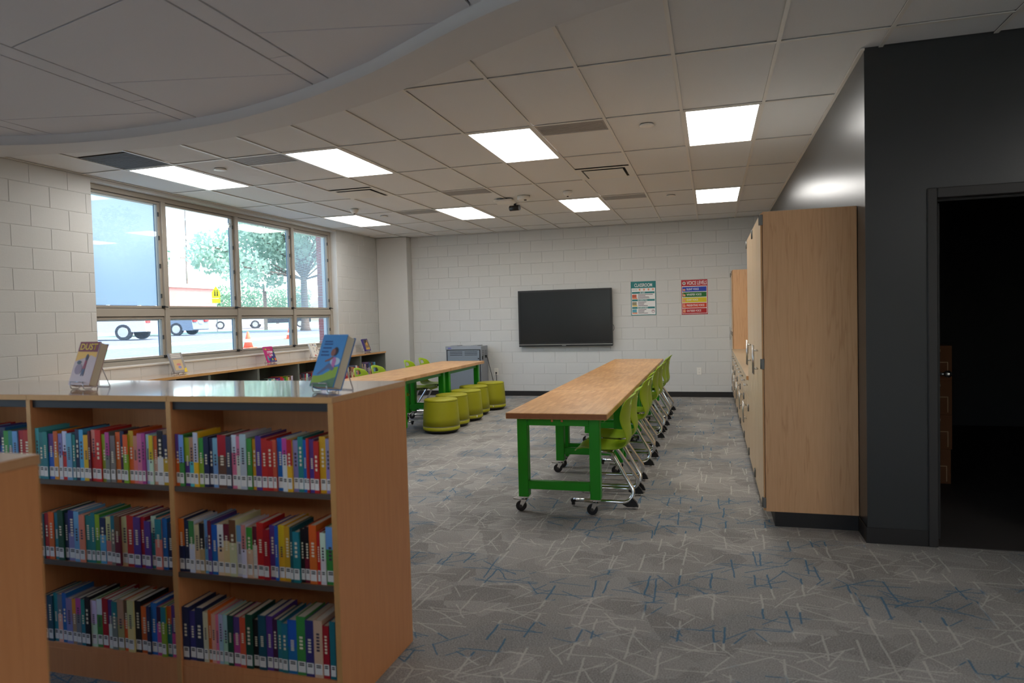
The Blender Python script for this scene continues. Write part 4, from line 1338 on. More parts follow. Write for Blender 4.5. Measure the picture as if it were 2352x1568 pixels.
CN = dict(purple=(92, 60, 140), orange=(226, 106, 40), sky=(120, 176, 222), lime=(150, 176, 50), tan=(186, 152, 112), cyan=(90, 190, 216), yellow=(234, 196, 40), green=(66, 150, 70), navy=(38, 48, 84),
          crimson=(168, 28, 44), slate=(74, 72, 100), white=(222, 222, 226), pink=(222, 120, 150), mint=(184, 216, 206), red=(200, 44, 40), blue=(32, 106, 190), magenta=(196, 80, 150),
          lavender=(146, 140, 190), teal=(40, 132, 142), coral=(222, 92, 60), cream=(222, 204, 160), black=(28, 26, 32), maroon=(112, 32, 52), gold=(214, 160, 40), peach=(232, 176, 150),
          grey=(128, 126, 128), indigo=(58, 56, 120), brown=(116, 76, 52), dkgreen=(26, 76, 56), dkteal=(24, 84, 98), salmon=(226, 140, 120), plum=(74, 34, 70), paleblue=(176, 204, 222))
CNAME = dict(sky='sky blue', dkgreen='dark green', dkteal='dark teal', paleblue='pale blue', mint='mint green')
def book_mesh_parts(t, th, h, d, c1, c2, split, board=0.0022):
    """spine faces local -y at y = 0, thickness along x from 0 to th, standing on z = 0"""
    m = MB()
    zs = h * split
    m.box((0, 0, 0), (th, board, zs), 0); m.box((0, 0, zs), (th, board, h), 1)
    m.box((0, board, 0), (board, d, h), 0); m.box((th - board, board, 0), (th, d, h), 0)
    m.build('cover', [c1, c2], t, fix=False)
    MB().box((board, board, 0.003), (th - board, d - 0.003, h - 0.003)).build('page_block', M['paper'], t, fix=False)
def spine_label(t, th, z0, hh=0.042):
    m = MB()
    w = th * 0.86
    a, c = (th - w) / 2, (th + w) / 2
    m.quad((a, -0.0006, z0), (c, -0.0006, z0), (c, -0.0006, z0 + hh), (a, -0.0006, z0 + hh), 0)
    for z in (0.026, 0.033):
        m.quad((a + w * .18, -0.0010, z0 + z), (c - w * .18, -0.0010, z0 + z), (c - w * .18, -0.0010, z0 + z + 0.0045), (a + w * .18, -0.0010, z0 + z + 0.0045), 1)
    m.build('spine_label', [M['labelw'], M['ink']], t, fix=False)
def title_mark(t, th, h, rng, c):
    z = h * rng.uniform(0.42, 0.5)
    l = h * rng.uniform(0.2, 0.38)
    m = MB()
    a, b = th * 0.32, th * 0.68
    n = rng.randint(4, 7)
    for k in range(n):
        z0 = z + l * k / n
        m.quad((a, -0.0006, z0), (b, -0.0006, z0), (b, -0.0006, z0 + l / n * 0.62), (a, -0.0006, z0 + l / n * 0.62))
    m.build('title_mark', c, t, fix=False)
def shelf_row(x0, x1, z, y, seq, where, group, hbase=0.205, rz=0.0, xf=None, dmax=0.17, label_z=0.012, seed=1):
    """a row of books from x0 to x1 (or along y when xf is given), colours from seq 'name' or 'name/name2' with optional '*k' width"""
    rng = random.Random(seed)
    items = []
    for s in seq.split():
        wd = 1.0
        if '*' in s:
            s, k = s.split('*'); wd = float(k)
        a = s.split('/')
        items.append((a[0], a[-1], wd * rng.uniform(0.8, 1.2)))
    tot = sum(i[2] for i in items)
    gap = 0.0006
    scale = (x1 - x0 - gap * len(items)) / tot
    x = x0
    for k, (c1, c2, wd) in enumerate(items):
        th = wd * scale
        h = hbase + rng.uniform(-0.012, 0.012) + (0.012 if wd > 1.3 else 0)
        d = rng.uniform(0.135, dmax)
        nm = CNAME.get(c1, c1)
        lab = '%s book, %s from the left on the %s' % (nm, ORD[k], where)
        yy = y + rng.uniform(-0.004, 0.006)
        loc = (x, yy, z) if xf is None else (xf - rng.uniform(0, 0.008), x, z)
        t = thing('book', loc, lab, 'book', group, rz)
        jit = lambda c: tuple(min(255, max(8, v * rng.uniform(0.9, 1.06))) for v in c)
        m1 = cmat(tuple(int(v) for v in jit(CN[c2])), 0.4); m2 = cmat(tuple(int(v) for v in jit(CN[c1])), 0.4)
        book_mesh_parts(t, th, h, d, m1, m2, rng.uniform(0.45, 0.7) if c1 != c2 else 0.5)
        if th > 0.009:
            spine_label(t, th, label_z)
        lum = sum(CN[c1]) / 3
        if th > 0.011:
            title_mark(t, th, h, rng, cmat((236, 226, 200) if lum < 140 else (70, 60, 80)))
        x += th + gap
    return items
PB = BX1 - 0.023
bay = lambda k: (PB - (k + 1) * 0.731 + 0.026, PB - k * 0.731 - 0.003)
YS = BY0 + 0.012
Z1, Z2, Z3 = 0.8402, 0.4922, 0.1322
a, c = bay(0)
shelf_row(a, c, Z1, YS, 'purple/orange sky/green lime/purple tan/cyan white/yellow green/lime navy*1.3 navy*.9 sky crimson/brown*1.7 slate*1.3 white/pink*1.2 pink/white mint*1.2 green gold purple red red*1.1 '
          'coral*.7 blue*1.4 magenta/white*1.2 red/yellow lavender*1.3 teal*1.2 blue*.8 red*.6 purple red gold*1.1 lavender*.9', 'top shelf of the right bay', 'books, right bay top shelf', seed=11)
shelf_row(a, c, Z2, YS, 'orange/navy*1.2 navy green/white cream*1.2 black/tan*1.2 sky*.9 maroon/purple*.8 blue*1.1 white/cream*1.2 maroon/cream*1.2 brown/cream*1.3 sky/white*1.1 salmon/white green/cream*1.2 '
          'maroon/white*1.1 red*1.2 crimson*1.3 purple blue*.7 yellow*1.1 gold*1.3 dkteal*.6 teal*1.1 black black/maroon*1.2 orange*1.2 red*.6 white*1.2 sky/green*1.3', 'middle shelf of the right bay', 'books, right bay middle shelf', seed=12)
shelf_row(a, c - 0.034, Z3, YS, 'navy*1.3 indigo navy*1.3 cream*.7 orange*.7 peach*.8 pink*.6 paleblue*.8 mint*.8 dkgreen*1.1 purple/magenta*1.2 coral*1.1 dkgreen*1.2 black dkteal*1.1 purple plum teal*.8 teal*1.1 blue*1.3 '
          'green*1.3 indigo*1.2 peach*1.2 crimson*.9', 'bottom shelf of the right bay', 'books, right bay bottom shelf', seed=13)
# the teal book whose cover shows
t = thing('book', (c - 0.030, YS, Z3), 'teal book with white FIX lettering on its cover, bottom shelf, right end', 'book', 'books, right bay bottom shelf')
TL_ = cmat((30, 112, 124), 0.4)
book_mesh_parts(t, 0.024, 0.222, 0.17, TL_, TL_, 0.5)
spine_label(t, 0.024, 0.012)
lettering('FIX', cmat((214, 208, 196)), t, (0.0246, 0.055, 0.155), 0.034, 0.085, (0, 0, PI / 2), 'LEFT', name='cover_title')
b = MB(); b.cyl((0.0241, 0.075, 0.105), (0.0247, 0.075, 0.105), 0.030, n=22); b.build('cover_disc', cmat((60, 30, 40)), t)
b = MB(); b.cyl((0.0247, 0.075, 0.108), (0.0251, 0.075, 0.108), 0.019, n=22); b.build('cover_ring', cmat((176, 150, 156)), t)
b = MB(); b.cyl((0.0251, 0.075, 0.108), (0.0255, 0.075, 0.108), 0.005, n=12); b.build('cover_dot', M['ink'], t)
a, c = bay(1)
shelf_row(a, c, Z1, YS, 'cyan teal teal purple/blue*1.1 orange/gold*1.1 lavender/white white/red sky*1.2 teal*.8 navy*.8 cyan yellow*1.1 maroon*.7 salmon/red*1.2 red*1.1 lime*1.1 magenta/grey grey orange navy/plum '
          'orange/lime gold/orange salmon pink*.9 magenta*.9 paleblue*.9 yellow/white orange/peach black/white*1.1 navy/gold*1.3', 'top shelf of the middle bay', 'books, middle bay top shelf', seed=14)
shelf_row(a, c, Z2, YS, 'dkteal*.9 crimson*1.1 orange teal*1.1 dkgreen navy indigo/lavender*1.3 sky salmon teal teal*.9 lime/green navy/cyan*1.1 cream/salmon*1.3 teal/grey brown/maroon*1.2 cream*1.1 red*1.2 purple*1.2 crimson*.9 purple '
          'mint/teal teal/salmon*1.4 blue navy*1.1', 'middle shelf of the middle bay', 'books, middle bay middle shelf', seed=15)
shelf_row(a, c, Z3, YS, 'navy dkteal*1.1 teal grey/peach blue lavender*1.2 gold/tan magenta/grey teal*1.1 black*1.1 white*1.3 white/green*1.3 crimson*1.1 purple/white teal/grey tan*1.1 brown/orange cream*1.1 black*1.1 orange*1.2 navy*.9 blue*1.2 '
          'plum/magenta teal/lime orange/teal purple/magenta*1.2', 'bottom shelf of the middle bay', 'books, middle bay bottom shelf', seed=16)
a, c = bay(2)
shelf_row(a, c, Z1, YS, 'teal orange lime sky/navy purple red/white green coral*1.2 navy gold pink teal/blue cream indigo*1.2 red sky plum/purple magenta purple navy/blue green*.9 teal/grey sky crimson*1.1 red*1.2', 'top shelf of the left bay',
          'books, left bay top shelf', seed=17)
shelf_row(a, c, Z2, YS, 'navy teal orange/red sky purple green cream black coral blue lime magenta teal gold navy red white indigo green tan', 'middle shelf of the left bay', 'books, left bay middle shelf', seed=18)

# ------------------------------------------------------------------ low bookcases under the window
LX, LZ = -5.75, 0.915
UY = [11.445 - 0.921 * k for k in range(8)]
for k in range(7):
    y1, y0 = UY[k] - 0.001, UY[k + 1] + 0.001
    t = thing('low_bookcase', ((XL + LX) / 2, (y0 + y1) / 2, 0), 'grey low bookcase with wood top under the window, %s from the screen wall' % ORD[k], 'bookcase', 'low grey bookcases under the window')
    cp = thing_parts(t)
    for yy in (y0, y1 - 0.02):
        cp('side_panel', M['greyshelf'], lambda b: b.cbox((XL + 0.004, yy, 0.0), (LX - 0.012, yy + 0.02, LZ - 0.031), 0.0015))
    cp('back_panel', M['greyshelf'], lambda b: b.box((XL + 0.004, y0 + 0.0205, 0.05), (XL + 0.012, y1 - 0.0205, LZ - 0.031)))
    for z in (0.09, 0.475):
        cp('shelf', M['greyshelf'], lambda b: b.box((XL + 0.0125, y0 + 0.0205, z - 0.02), (LX - 0.016, y1 - 0.0205, z)))
    cp('kick_board', M['greyshelf'], lambda b: b.box((LX - 0.05, y0 + 0.0205, 0.0), (LX - 0.035, y1 - 0.0205, 0.07)))
    tp = cp('top_panel', M['beechtopy'], lambda b: b.cbox((XL + 0.002, y0 - 0.001, LZ - 0.03), (LX, y1 + 0.001, LZ), 0.0015))
    cp('top_edge', M['beechedge'], lambda b: b.box((LX, y0 - 0.001, LZ - 0.0295), (LX + 0.0015, y1 + 0.001, LZ - 0.0005)), tp)
FXB = LX - 0.03
shelf_row(UY[1] + 0.025, UY[1] + 0.56, 0.4752, 0, 'black tan/cream navy/brown cream/tan purple black indigo/lavender*1.2 teal/tan*1.3 brown black/white teal/sky*1.3 sky', 'low shelf nearest the screen wall', 'books, far low shelf', 0.262, PI / 2, FXB, 0.21, seed=21)
shelf_row(UY[2] + 0.30, UY[2] + 0.875, 0.4752, 0, 'navy tan crimson red*1.2 cream brown maroon tan/cream orange slate white/lavender*1.1 coral', 'low shelf second from the screen wall', 'books, second low shelf', 0.235, PI / 2, FXB, 0.21, seed=22)
shelf_row(UY[3] + 0.03, UY[3] + 0.70, 0.4752, 0, 'maroon black slate crimson white/slate purple black crimson grey maroon navy red tan black magenta slate', 'low shelf third from the screen wall', 'books, third low shelf', 0.245, PI / 2, FXB, 0.21, seed=23)
shelf_row(UY[4] + 0.05, UY[4] + 0.80, 0.4752, 0, 'white/pink tan/white black coral/white white/black teal cream/mint*1.2 mint teal magenta purple red*1.4 magenta green*.9 lime cream brown white/cream', 'low shelf fourth from the screen wall', 'books, fourth low shelf', 0.235, PI / 2, FXB, 0.21, seed=24)
shelf_row(UY[5] + 0.55, UY[5] + 0.85, 0.4752, 0, 'grey/white cream white/grey*1.4 slate', 'low shelf fifth from the screen wall', 'books, fifth low shelf', 0.235, PI / 2, FXB, 0.21, seed=25)

# ------------------------------------------------------------------ display books on easels
def easel(loc, rz, label, w=0.085, tilt=22, h=0.12, bt=0.04):
    t = thing('book_easel', loc, label, 'book stand', 'wire book easels', rz)
    th = math.radians(tilt)
    yb = lambda z: -0.026 + bt * math.cos(th) + 0.0034 + (z - 0.0075) * math.tan(th)
    yr = yb(0.0) + 0.085
    for s in (-1, 1):
        x = s * w / 2
        zf = 0.0075 + bt * math.sin(th)
        pts = [(x, -0.0335, zf + 0.014), (x, -0.034, zf - 0.004), (x, -0.030, 0.006), (x, -0.024, 0.0035), (x, yb(0.0) - 0.008, 0.0028), (x, yb(0.012), 0.012), (x, yb(h * 0.5), h * 0.5), (x * 0.7, yb(h), h)]
        MB().tube(pts, 0.0021, 6).build('front_wire', M['wire'], t)
        MB().tube([(x * 0.7, yb(h) + 0.004, h), (x * 0.85, (yb(h) + yr) / 2 + 0.004, 0.055), (x, yr, 0.0026)], 0.0021, 6).build('rear_leg', M['wire'], t)
    MB().tube([(-w / 2, yr, 0.0026), (w / 2, yr, 0.0026)], 0.0021, 6).build('rear_bar', M['wire'], t)
    MB().tube([(-w * 0.35, yb(h) + 0.003, h + 0.002), (w * 0.35, yb(h) + 0.003, h + 0.002)], 0.0021, 6).build('top_bar', M['wire'], t)
    MB().tube([(-w / 2, -0.0335, zf + 0.015), (w / 2, -0.0335, zf + 0.015)], 0.0021, 6).build('lip_bar', M['wire'], t)
    return t
def display_book(loc, rz, w, h, th, base, label, tilt=22, spine=None, back=None):
    """cover faces local -y, leaning back on an easel; bottom front edge at the origin"""
    t = thing('display_book', loc, label, 'book', 'display books', rz)
    t.rotation_euler = (-math.radians(tilt), 0, rz)
    t.location.z += th * math.sin(math.radians(tilt))
    t.rotation_mode = 'XYZ'
    bd = 0.003
    m = MB(); m.box((-w / 2, 0, 0), (w / 2, bd, h)); m.build('front_cover', base, t)
    m = MB(); m.box((-w / 2, th - bd, 0), (w / 2, th, h)); m.build('back_cover', back or base, t)
    m = MB(); m.box((-w / 2, bd, 0), (-w / 2 + bd, th - bd, h)); m.build('spine', spine or base, t)
    m = MB(); m.box((-w / 2 + bd, bd, 0.004), (w / 2 - 0.003, th - bd, h - 0.004)); m.build('page_block', M['paper'], t)
    return t
def deco(t, name, mat, poly, y=-0.0006):
    m = MB(); m.prism(poly, 'y', y - 0.0004, y)
    return m.build(name, mat, t)
def ell(cx, cz, rx, rz, n=14, a0=0, rot=0):
    out = []
    for k in range(n):
        x, z = rx * math.cos(2 * PI * k / n), rz * math.sin(2 * PI * k / n)
        out.append((cx + x * math.cos(rot) - z * math.sin(rot), cz + x * math.sin(rot) + z * math.cos(rot)))
    return out
# blue book with a child resting on a hill
EZ = 0.0062
rz_ = math.radians(-18.4)
x, y = -1.4665, 2.354
easel((x - 0.026 * math.sin(rz_), y + 0.026 * math.cos(rz_), BZ), rz_, 'wire easel under the blue book on the near bookcase top', tilt=23, bt=0.045)
t = display_book((x, y, BZ + 0.0075), rz_, 0.140, 0.218, 0.045, cmat((82, 148, 208), 0.35), 'blue picture book with a child on a green hill, on the near bookcase', 23, back=cmat((70, 130, 196), 0.35))
deco(t, 'cloud', cmat((196, 216, 232)), ell(0.04, 0.105, 0.028, 0.016) )
deco(t, 'hill', cmat((150, 178, 60)), [(-0.067, 0.0), (0.067, 0.0), (0.067, 0.085), (0.045, 0.082), (0.02, 0.066), (-0.01, 0.05), (-0.04, 0.044), (-0.067, 0.045)])
deco(t, 'hill_shade', cmat((94, 128, 96)), [(-0.067, 0.0), (0.067, 0.0), (0.067, 0.042), (0.03, 0.030), (-0.02, 0.016), (-0.067, 0.012)], -0.0012)
deco(t, 'child_legs', cmat((98, 110, 150)), [(0.030, 0.088), (0.008, 0.098), (-0.012, 0.080), (-0.042, 0.055), (-0.046, 0.050), (-0.036, 0.050), (-0.008, 0.066), (0.010, 0.078), (0.036, 0.066), (0.046, 0.074)], -0.0012)
deco(t, 'child_shirt', cmat((200, 122, 176)), [(0.026, 0.088), (0.044, 0.078), (0.046, 0.108), (0.036, 0.124), (0.022, 0.118)], -0.0018)
deco(t, 'child_arm', cmat((150, 96, 82)), [(0.028, 0.120), (0.010, 0.108), (-0.016, 0.102), (-0.016, 0.108), (0.006, 0.116), (0.022, 0.126)], -0.0024)
deco(t, 'child_head', cmat((150, 96, 82)), ell(0.018, 0.142, 0.013, 0.016), -0.0024)
deco(t, 'child_hair', cmat((70, 52, 58)), ell(0.028, 0.146, 0.014, 0.018), -0.0020)
for k, (xx, z, l) in enumerate([(-0.05, 0.185, 0.045), (-0.05, 0.174, 0.05), (-0.052, 0.158, 0.05), (-0.054, 0.142, 0.04), (-0.054, 0.128, 0.05)]):
    deco(t, 'title_line', cmat((48, 82, 140)), [(xx, z), (xx + l, z), (xx + l, z + 0.006), (xx, z + 0.006)])
# DUST book
rz_ = math.radians(-7.0)
x, y = -2.757, 2.4265
easel((x - 0.026 * math.sin(rz_), y + 0.026 * math.cos(rz_), BZ), rz_, 'wire easel under the red titled book on the near bookcase top', tilt=20, bt=0.040)
t = display_book((x, y, BZ + 0.0075), rz_, 0.140, 0.205, 0.040, cmat((196, 168, 160), 0.4), 'tan book with yellow DUST title on dark red, on the near bookcase', 20)
deco(t, 'title_band', cmat((128, 22, 22)), [(-0.066, 0.158), (0.066, 0.156), (0.066, 0.205), (-0.066, 0.205)])
deco(t, 'glow', cmat((232, 176, 60)), [(-0.066, 0.112), (-0.02, 0.125), (0.03, 0.140), (0.066, 0.130), (0.066, 0.156), (-0.066, 0.158)])
lettering('DUST', cmat((240, 200, 40)), t, (0.0, -0.0016, 0.166), 0.030, 0.112, name='cover_title')
deco(t, 'figure', cmat((150, 36, 48)), [(-0.004, 0.075), (0.014, 0.075), (0.013, 0.118), (0.002, 0.120)], -0.0012)
deco(t, 'figure_head', cmat((60, 40, 44)), ell(0.008, 0.130, 0.009, 0.016), -0.0014)
deco(t, 'figure_legs', cmat((72, 74, 98)), [(-0.004, 0.042), (0.002, 0.042), (0.006, 0.060), (0.010, 0.042), (0.015, 0.042), (0.014, 0.076), (-0.004, 0.076)], -0.0012)
deco(t, 'dust_cloud', cmat((150, 122, 128)), ell(-0.03, 0.075, 0.024, 0.026), -0.0008)
deco(t, 'dust_cloud_small', cmat((70, 74, 72)), ell(-0.036, 0.106, 0.014, 0.009), -0.0014)
# books on the low bookcases face the room (+x)
def low_display(y, w, h, th, base, label, elab, x=-6.03, tilt=20, rz=PI / 2):
    easel((x, y, LZ), rz, elab, w=0.08, tilt=tilt, bt=th)
    return display_book((x + 0.026, y, LZ + 0.0075), rz, w, h, th, base, label, tilt)
t = low_display(6.66, 0.20, 0.245, 0.025, cmat((150, 146, 144), 0.5), 'grey illustrated book with a yellow corner, leftmost on the low bookcases', 'wire easel under the grey illustrated book')
deco(t, 'corner', cmat((232, 200, 16)), [(0.05, 0.0), (0.10, 0.0), (0.10, 0.055), (0.07, 0.045)], -0.0012)
deco(t, 'picture', cmat((196, 170, 124)), [(-0.075, 0.03), (0.06, 0.03), (0.065, 0.16), (-0.07, 0.16)])
deco(t, 'picture_red', cmat((196, 120, 116)), ell(0.0, 0.10, 0.035, 0.014), -0.0012)
deco(t, 'picture_blue', cmat((128, 134, 180)), ell(0.005, 0.065, 0.026, 0.018), -0.0012)
for z in (0.185, 0.205, 0.225):
    deco(t, 'title_line', cmat((214, 210, 204)), [(-0.08, z), (0.07, z), (0.07, z + 0.011), (-0.08, z + 0.011)])
t = low_display(8.42, 0.20, 0.235, 0.022, cmat((190, 40, 116), 0.4), 'pink and navy STEM lab book on the low bookcases', 'wire easel under the pink STEM book')
deco(t, 'navy_field', cmat((46, 54, 120)), [(-0.06, 0.0), (0.10, 0.0), (0.10, 0.20), (0.06, 0.13), (0.0, 0.07), (-0.06, 0.06)])
lettering('The', cmat((232, 150, 40)), t, (0.0, -0.0016, 0.180), 0.020, 0.05, name='cover_title')
lettering('STEM', cmat((240, 232, 240)), t, (0.0, -0.0016, 0.132), 0.034, 0.12, bold=0.03, name='cover_title')
lettering('LAB', cmat((240, 232, 240)), t, (0.012, -0.0016, 0.090), 0.030, 0.075, bold=0.03, name='cover_title')
deco(t, 'spot_orange', cmat((232, 116, 34)), ell(0.075, 0.038, 0.018, 0.022), -0.0016)
deco(t, 'spot_lime', cmat((190, 204, 70)), ell(0.015, 0.040, 0.013, 0.015), -0.0016)
deco(t, 'spot_teal', cmat((80, 160, 170)), ell(-0.075, 0.06, 0.014, 0.04), -0.0016)
deco(t, 'spot_yellow', cmat((196, 190, 60)), ell(-0.07, 0.195, 0.022, 0.014), -0.0016)
deco(t, 'spot_green', cmat((84, 160, 60)), ell(0.086, 0.150, 0.012, 0.010), -0.0016)
t = low_display(9.56, 0.20, 0.235, 0.022, cmat((226, 222, 214), 0.5), 'white picture book with scattered letters on the low bookcases', 'wire easel under the white letter book')
for s, xx, z, c in (('N', -0.062, 0.178, (150, 140, 128)), ('M', -0.005, 0.186, (96, 60, 76)), ('O', -0.02, 0.128, (84, 86, 100)), ('A', -0.02, 0.078, (100, 96, 104)), ('R', 0.055, 0.092, (110, 110, 112)), ('L', 0.05, 0.05, (120, 116, 112))):
    lettering(s, cmat(c), t, (xx, -0.0012, z), 0.034, 0.030, name='cover_letter')
deco(t, 'spot_red', cmat((190, 50, 50)), ell(-0.02, 0.028, 0.018, 0.012))
deco(t, 'spot_blue', cmat((70, 130, 180)), ell(0.05, 0.190, 0.010, 0.018))
deco(t, 'spot_orange', cmat((216, 140, 70)), ell(0.07, 0.034, 0.012, 0.010))
deco(t, 'spot_brown', cmat((130, 84, 70)), ell(0.082, 0.140, 0.010, 0.022))
t = low_display(11.27, 0.19, 0.232, 0.03, cmat((58, 46, 120), 0.4), 'purple bordered book with a golden picture, rightmost on the low bookcases', 'wire easel under the purple book')
deco(t, 'picture', cmat((150, 122, 84)), [(-0.07, 0.025), (0.075, 0.025), (0.075, 0.21), (-0.055, 0.21)])
deco(t, 'picture_dark', cmat((48, 38, 34)), [(-0.05, 0.15), (0.0, 0.14), (0.05, 0.21), (-0.05, 0.21)], -0.0012)
deco(t, 'picture_gold', cmat((214, 170, 74)), [(-0.066, 0.03), (0.07, 0.03), (0.07, 0.065), (-0.06, 0.06)], -0.0012)
deco(t, 'picture_face', cmat((214, 160, 70)), ell(0.01, 0.135, 0.028, 0.032), -0.0014)

# ------------------------------------------------------------------ boxes in the storage room
for k in range(4):
    z = 0.0045 + k * 0.2875
    t = thing('cardboard_box', (1.70, 6.62, z), 'brown cardboard box in the dark storage room, %s' % ['bottom of its stack', 'second from the bottom of its stack', 'third from the bottom of its stack', 'top of its stack'][k], 'box', 'storage room boxes')
    dx = (-0.01, 0.0, 0.0, 0.0)[k]
    MB().cbox((-0.2 + dx, -0.2, 0), (0.195 + dx, 0.2, 0.286), 0.003).build('carton', M['box'], t)
    for a, c in ((0.012, 0.05), (0.085, 0.16)):
        hh = 0.19 if a < 0.05 else 0.145
        m = MB()
        for lo, hi in (((a, 0.02), (a + 0.006, hh)), ((c, 0.02), (c + 0.006, hh)), ((a, hh), (c + 0.006, hh + 0.006))):
            m.box((lo[0] + dx, -0.2012, lo[1]), (hi[0] + dx, -0.2002, hi[1]))
        m.build('printed_outline', cmat((214, 176, 132)), t)
    MB().box((-0.02 + dx, -0.2012, 0.235), (0.11 + dx, -0.2002, 0.255)).build('printed_mark', cmat((196, 170, 140)), t)

# ------------------------------------------------------------------ outside: ground, street, trees, cars
PROF = [(6.54, 0.75), (12, 0.80), (20, 0.85), (30, 0.95), (40, 1.10), (55, 1.35), (80, 1.6), (200, 2.4)]
gz = lambda x: interp(PROF, -x)
def ground(name, xa, xb, mat, y0=-60, y1=230):
    m = MB()
    n = max(2, int(abs(xb - xa) / 4))
    for k in range(n):
        a = xa + (xb - xa) * k / n; b = xa + (xb - xa) * (k + 1) / n
        m.quad((a, y0, gz(a)), (a, y1, gz(a)), (b, y1, gz(b)), (b, y0, gz(b)))
    m.build(name, M[mat], fix=False, kind='structure')
ground('lawn_near', -6.54, -9.0, 'grass')
ground('pavement_near', -9.0, -12.5, 'concrete')
ground('lawn_middle', -12.5, -17.0, 'grass')
ground('pavement_street', -17.0, -19.5, 'concrete')
ground('street', -19.5, -30.0, 'asphalt')
ground('lawn_far', -30.0, -33.0, 'grass')
ground('parking_lot', -33.0, -62.0, 'concrete')
ground('lawn_back', -62.0, -190.0, 'grass')

MB().quad((-6.5, -80, 0.55), (60, -80, 0.55), (60, YF - 0.25, 0.55), (-6.5, YF - 0.25, 0.55)).build('forecourt', M['asphalt'], fix=False, kind='structure')
# red block wing of this building
pier = MB((-6.83, 11.9, 0.7)).box((-7.095, 11.412, 0.7), (-6.55, 12.4, 3.39)).build('wall_wing', M['mortar'], kind='structure')
pb = {}
r = 0
z = 0.72
while z < 3.3:
    off = 0 if r % 2 == 0 else 0.2
    x = -7.10 - off
    while x < -6.56:
        p, q = max(x, -7.105), min(x + 0.4, -6.55)
        if q - p > 0.04:
            k = round(q - p, 3)
            if k not in pb:
                pb[k] = MB().cbox((0.004, 0, 0.004), (k - 0.004, 0.02, 0.2), 0.003).mesh('block', M['redblock'])
            o = place('block', pb[k], pier, Vector((p, 11.402, z)) - Vector((-6.83, 11.9, 0.7)))
        x += 0.4
    z += 0.2055
    r += 1

def car(loc, rz, kind, paint, label):
    t = thing('parked_car', loc, label, 'car', None, rz)
    L, Wd = {'sedan': (4.8, 1.82), 'suv': (4.6, 1.85), 'pickup': (5.6, 1.95)}[kind]
    h = L / 2; w = Wd / 2
    if kind == 'sedan':
        body = [(-h, 0.32), (-h + 0.05, 0.62), (-h + 0.1, 0.92), (-h + 0.75, 0.98), (h - 1.35, 0.93), (h - 0.2, 0.74), (h, 0.55), (h - 0.05, 0.28), (-h + 0.1, 0.26)]
        cab = [(-h + 0.55, 0.97), (-h + 1.25, 1.42), (-0.1, 1.47), (0.35, 1.42), (h - 1.2, 0.93)]
    elif kind == 'suv':
        body = [(-h, 0.35), (-h + 0.03, 0.75), (-h + 0.06, 1.05), (h - 1.3, 1.02), (h - 0.15, 0.88), (h, 0.6), (h - 0.05, 0.32)]
        cab = [(-h + 0.08, 1.04), (-h + 0.35, 1.62), (-0.1, 1.70), (0.45, 1.62), (h - 1.15, 1.01)]
    else:
        body = [(-h, 0.5), (-h, 1.12), (-0.75, 1.12), (-0.75, 1.06), (h - 1.35, 1.08), (h - 0.1, 0.98), (h, 0.6), (h - 0.05, 0.42), (-h + 0.05, 0.45)]
        cab = [(-0.85, 1.07), (-0.7, 1.78), (0.6, 1.80), (0.85, 1.74), (h - 1.3, 1.07)]
    MB().prism(body, 'y', -w, w).build('body', paint, t)
    # cabin narrows towards the roof
    m = MB()
    zb = min(p[1] for p in cab); zt = max(p[1] for p in cab)
    n = len(cab)
    f = lambda p: w * (0.97 - 0.22 * (p[1] - zb) / (zt - zb))
    m.add([(p[0], -f(p), p[1]) for p in cab] + [(p[0], f(p), p[1]) for p in cab], [(i, (i + 1) % n, n + (i + 1) % n, n + i) for i in range(n)] + [tuple(range(n))[::-1], tuple(range(n, 2 * n))])
    m.build('window_glass', M['carglass'], t)
    top = [p for p in cab if p[1] > zt - 0.1]
    m = MB()
    m.box((top[0][0] - 0.05, -w * 0.76, zt - 0.05), (top[-1][0] + 0.05, w * 0.76, zt + 0.02))
    m.build('roof', paint, t)
    for xx in (top[0][0] - 0.1, (top[0][0] + top[-1][0]) / 2):
        for s in (-1, 1):
            MB().prism([(xx - 0.05, zb), (xx + 0.06, zb), (xx + 0.1, zt), (xx + 0.0, zt)], 'y', s * w * 0.86 - 0.07, s * w * 0.86 + 0.07).build('pillar', paint, t)
    for xx in (-h + 0.95, h - 0.95):
        for s in (-1, 1):
            wl = MB().cyl((xx, s * (w - 0.2), 0.34), (xx, s * (w + 0.01), 0.34), 0.34, n=20).build('wheel', M['tyre'], t)
            MB().cyl((xx, s * (w - 0.02), 0.34), (xx, s * (w + 0.02), 0.34), 0.22, n=16).build('rim', M['silver'], wl)
    for s in (-1, 1):
        MB().cbox((-h - 0.02, s * (w - 0.28) - 0.2, 0.72), (-h + 0.10, s * (w - 0.28) + 0.2, 0.90), 0.02).build('tail_light', M['red'], t)
        MB().cbox((h - 0.25, s * (w - 0.3) - 0.18, 0.60), (h - 0.05, s * (w - 0.3) + 0.18, 0.74), 0.02).build('headlight', M['white'], t)
    MB().box((-h - 0.015, -0.16, 0.62), (-h + 0.05, 0.16, 0.72)).build('plate', M['white'], t)
    return t
car((-29.5, 31.2, gz(-29.5)), math.radians(-166), 'sedan', M['carsilver'], 'silver sedan parked outside the window, seen from behind')
car((-38.5, 49.3, gz(-38.5)), math.radians(-140), 'suv', M['carwhite'], 'white utility vehicle outside, between the silver sedan and dark pickup')
car((-37.5, 53.6, gz(-37.5)), math.radians(-146), 'pickup', M['carblack'], 'dark pickup truck outside, behind the signpost')
car((-26.0, 24.2, gz(-26.0)), math.radians(-160), 'suv', M['carwhite'], 'white car outside behind the leftmost window blind')

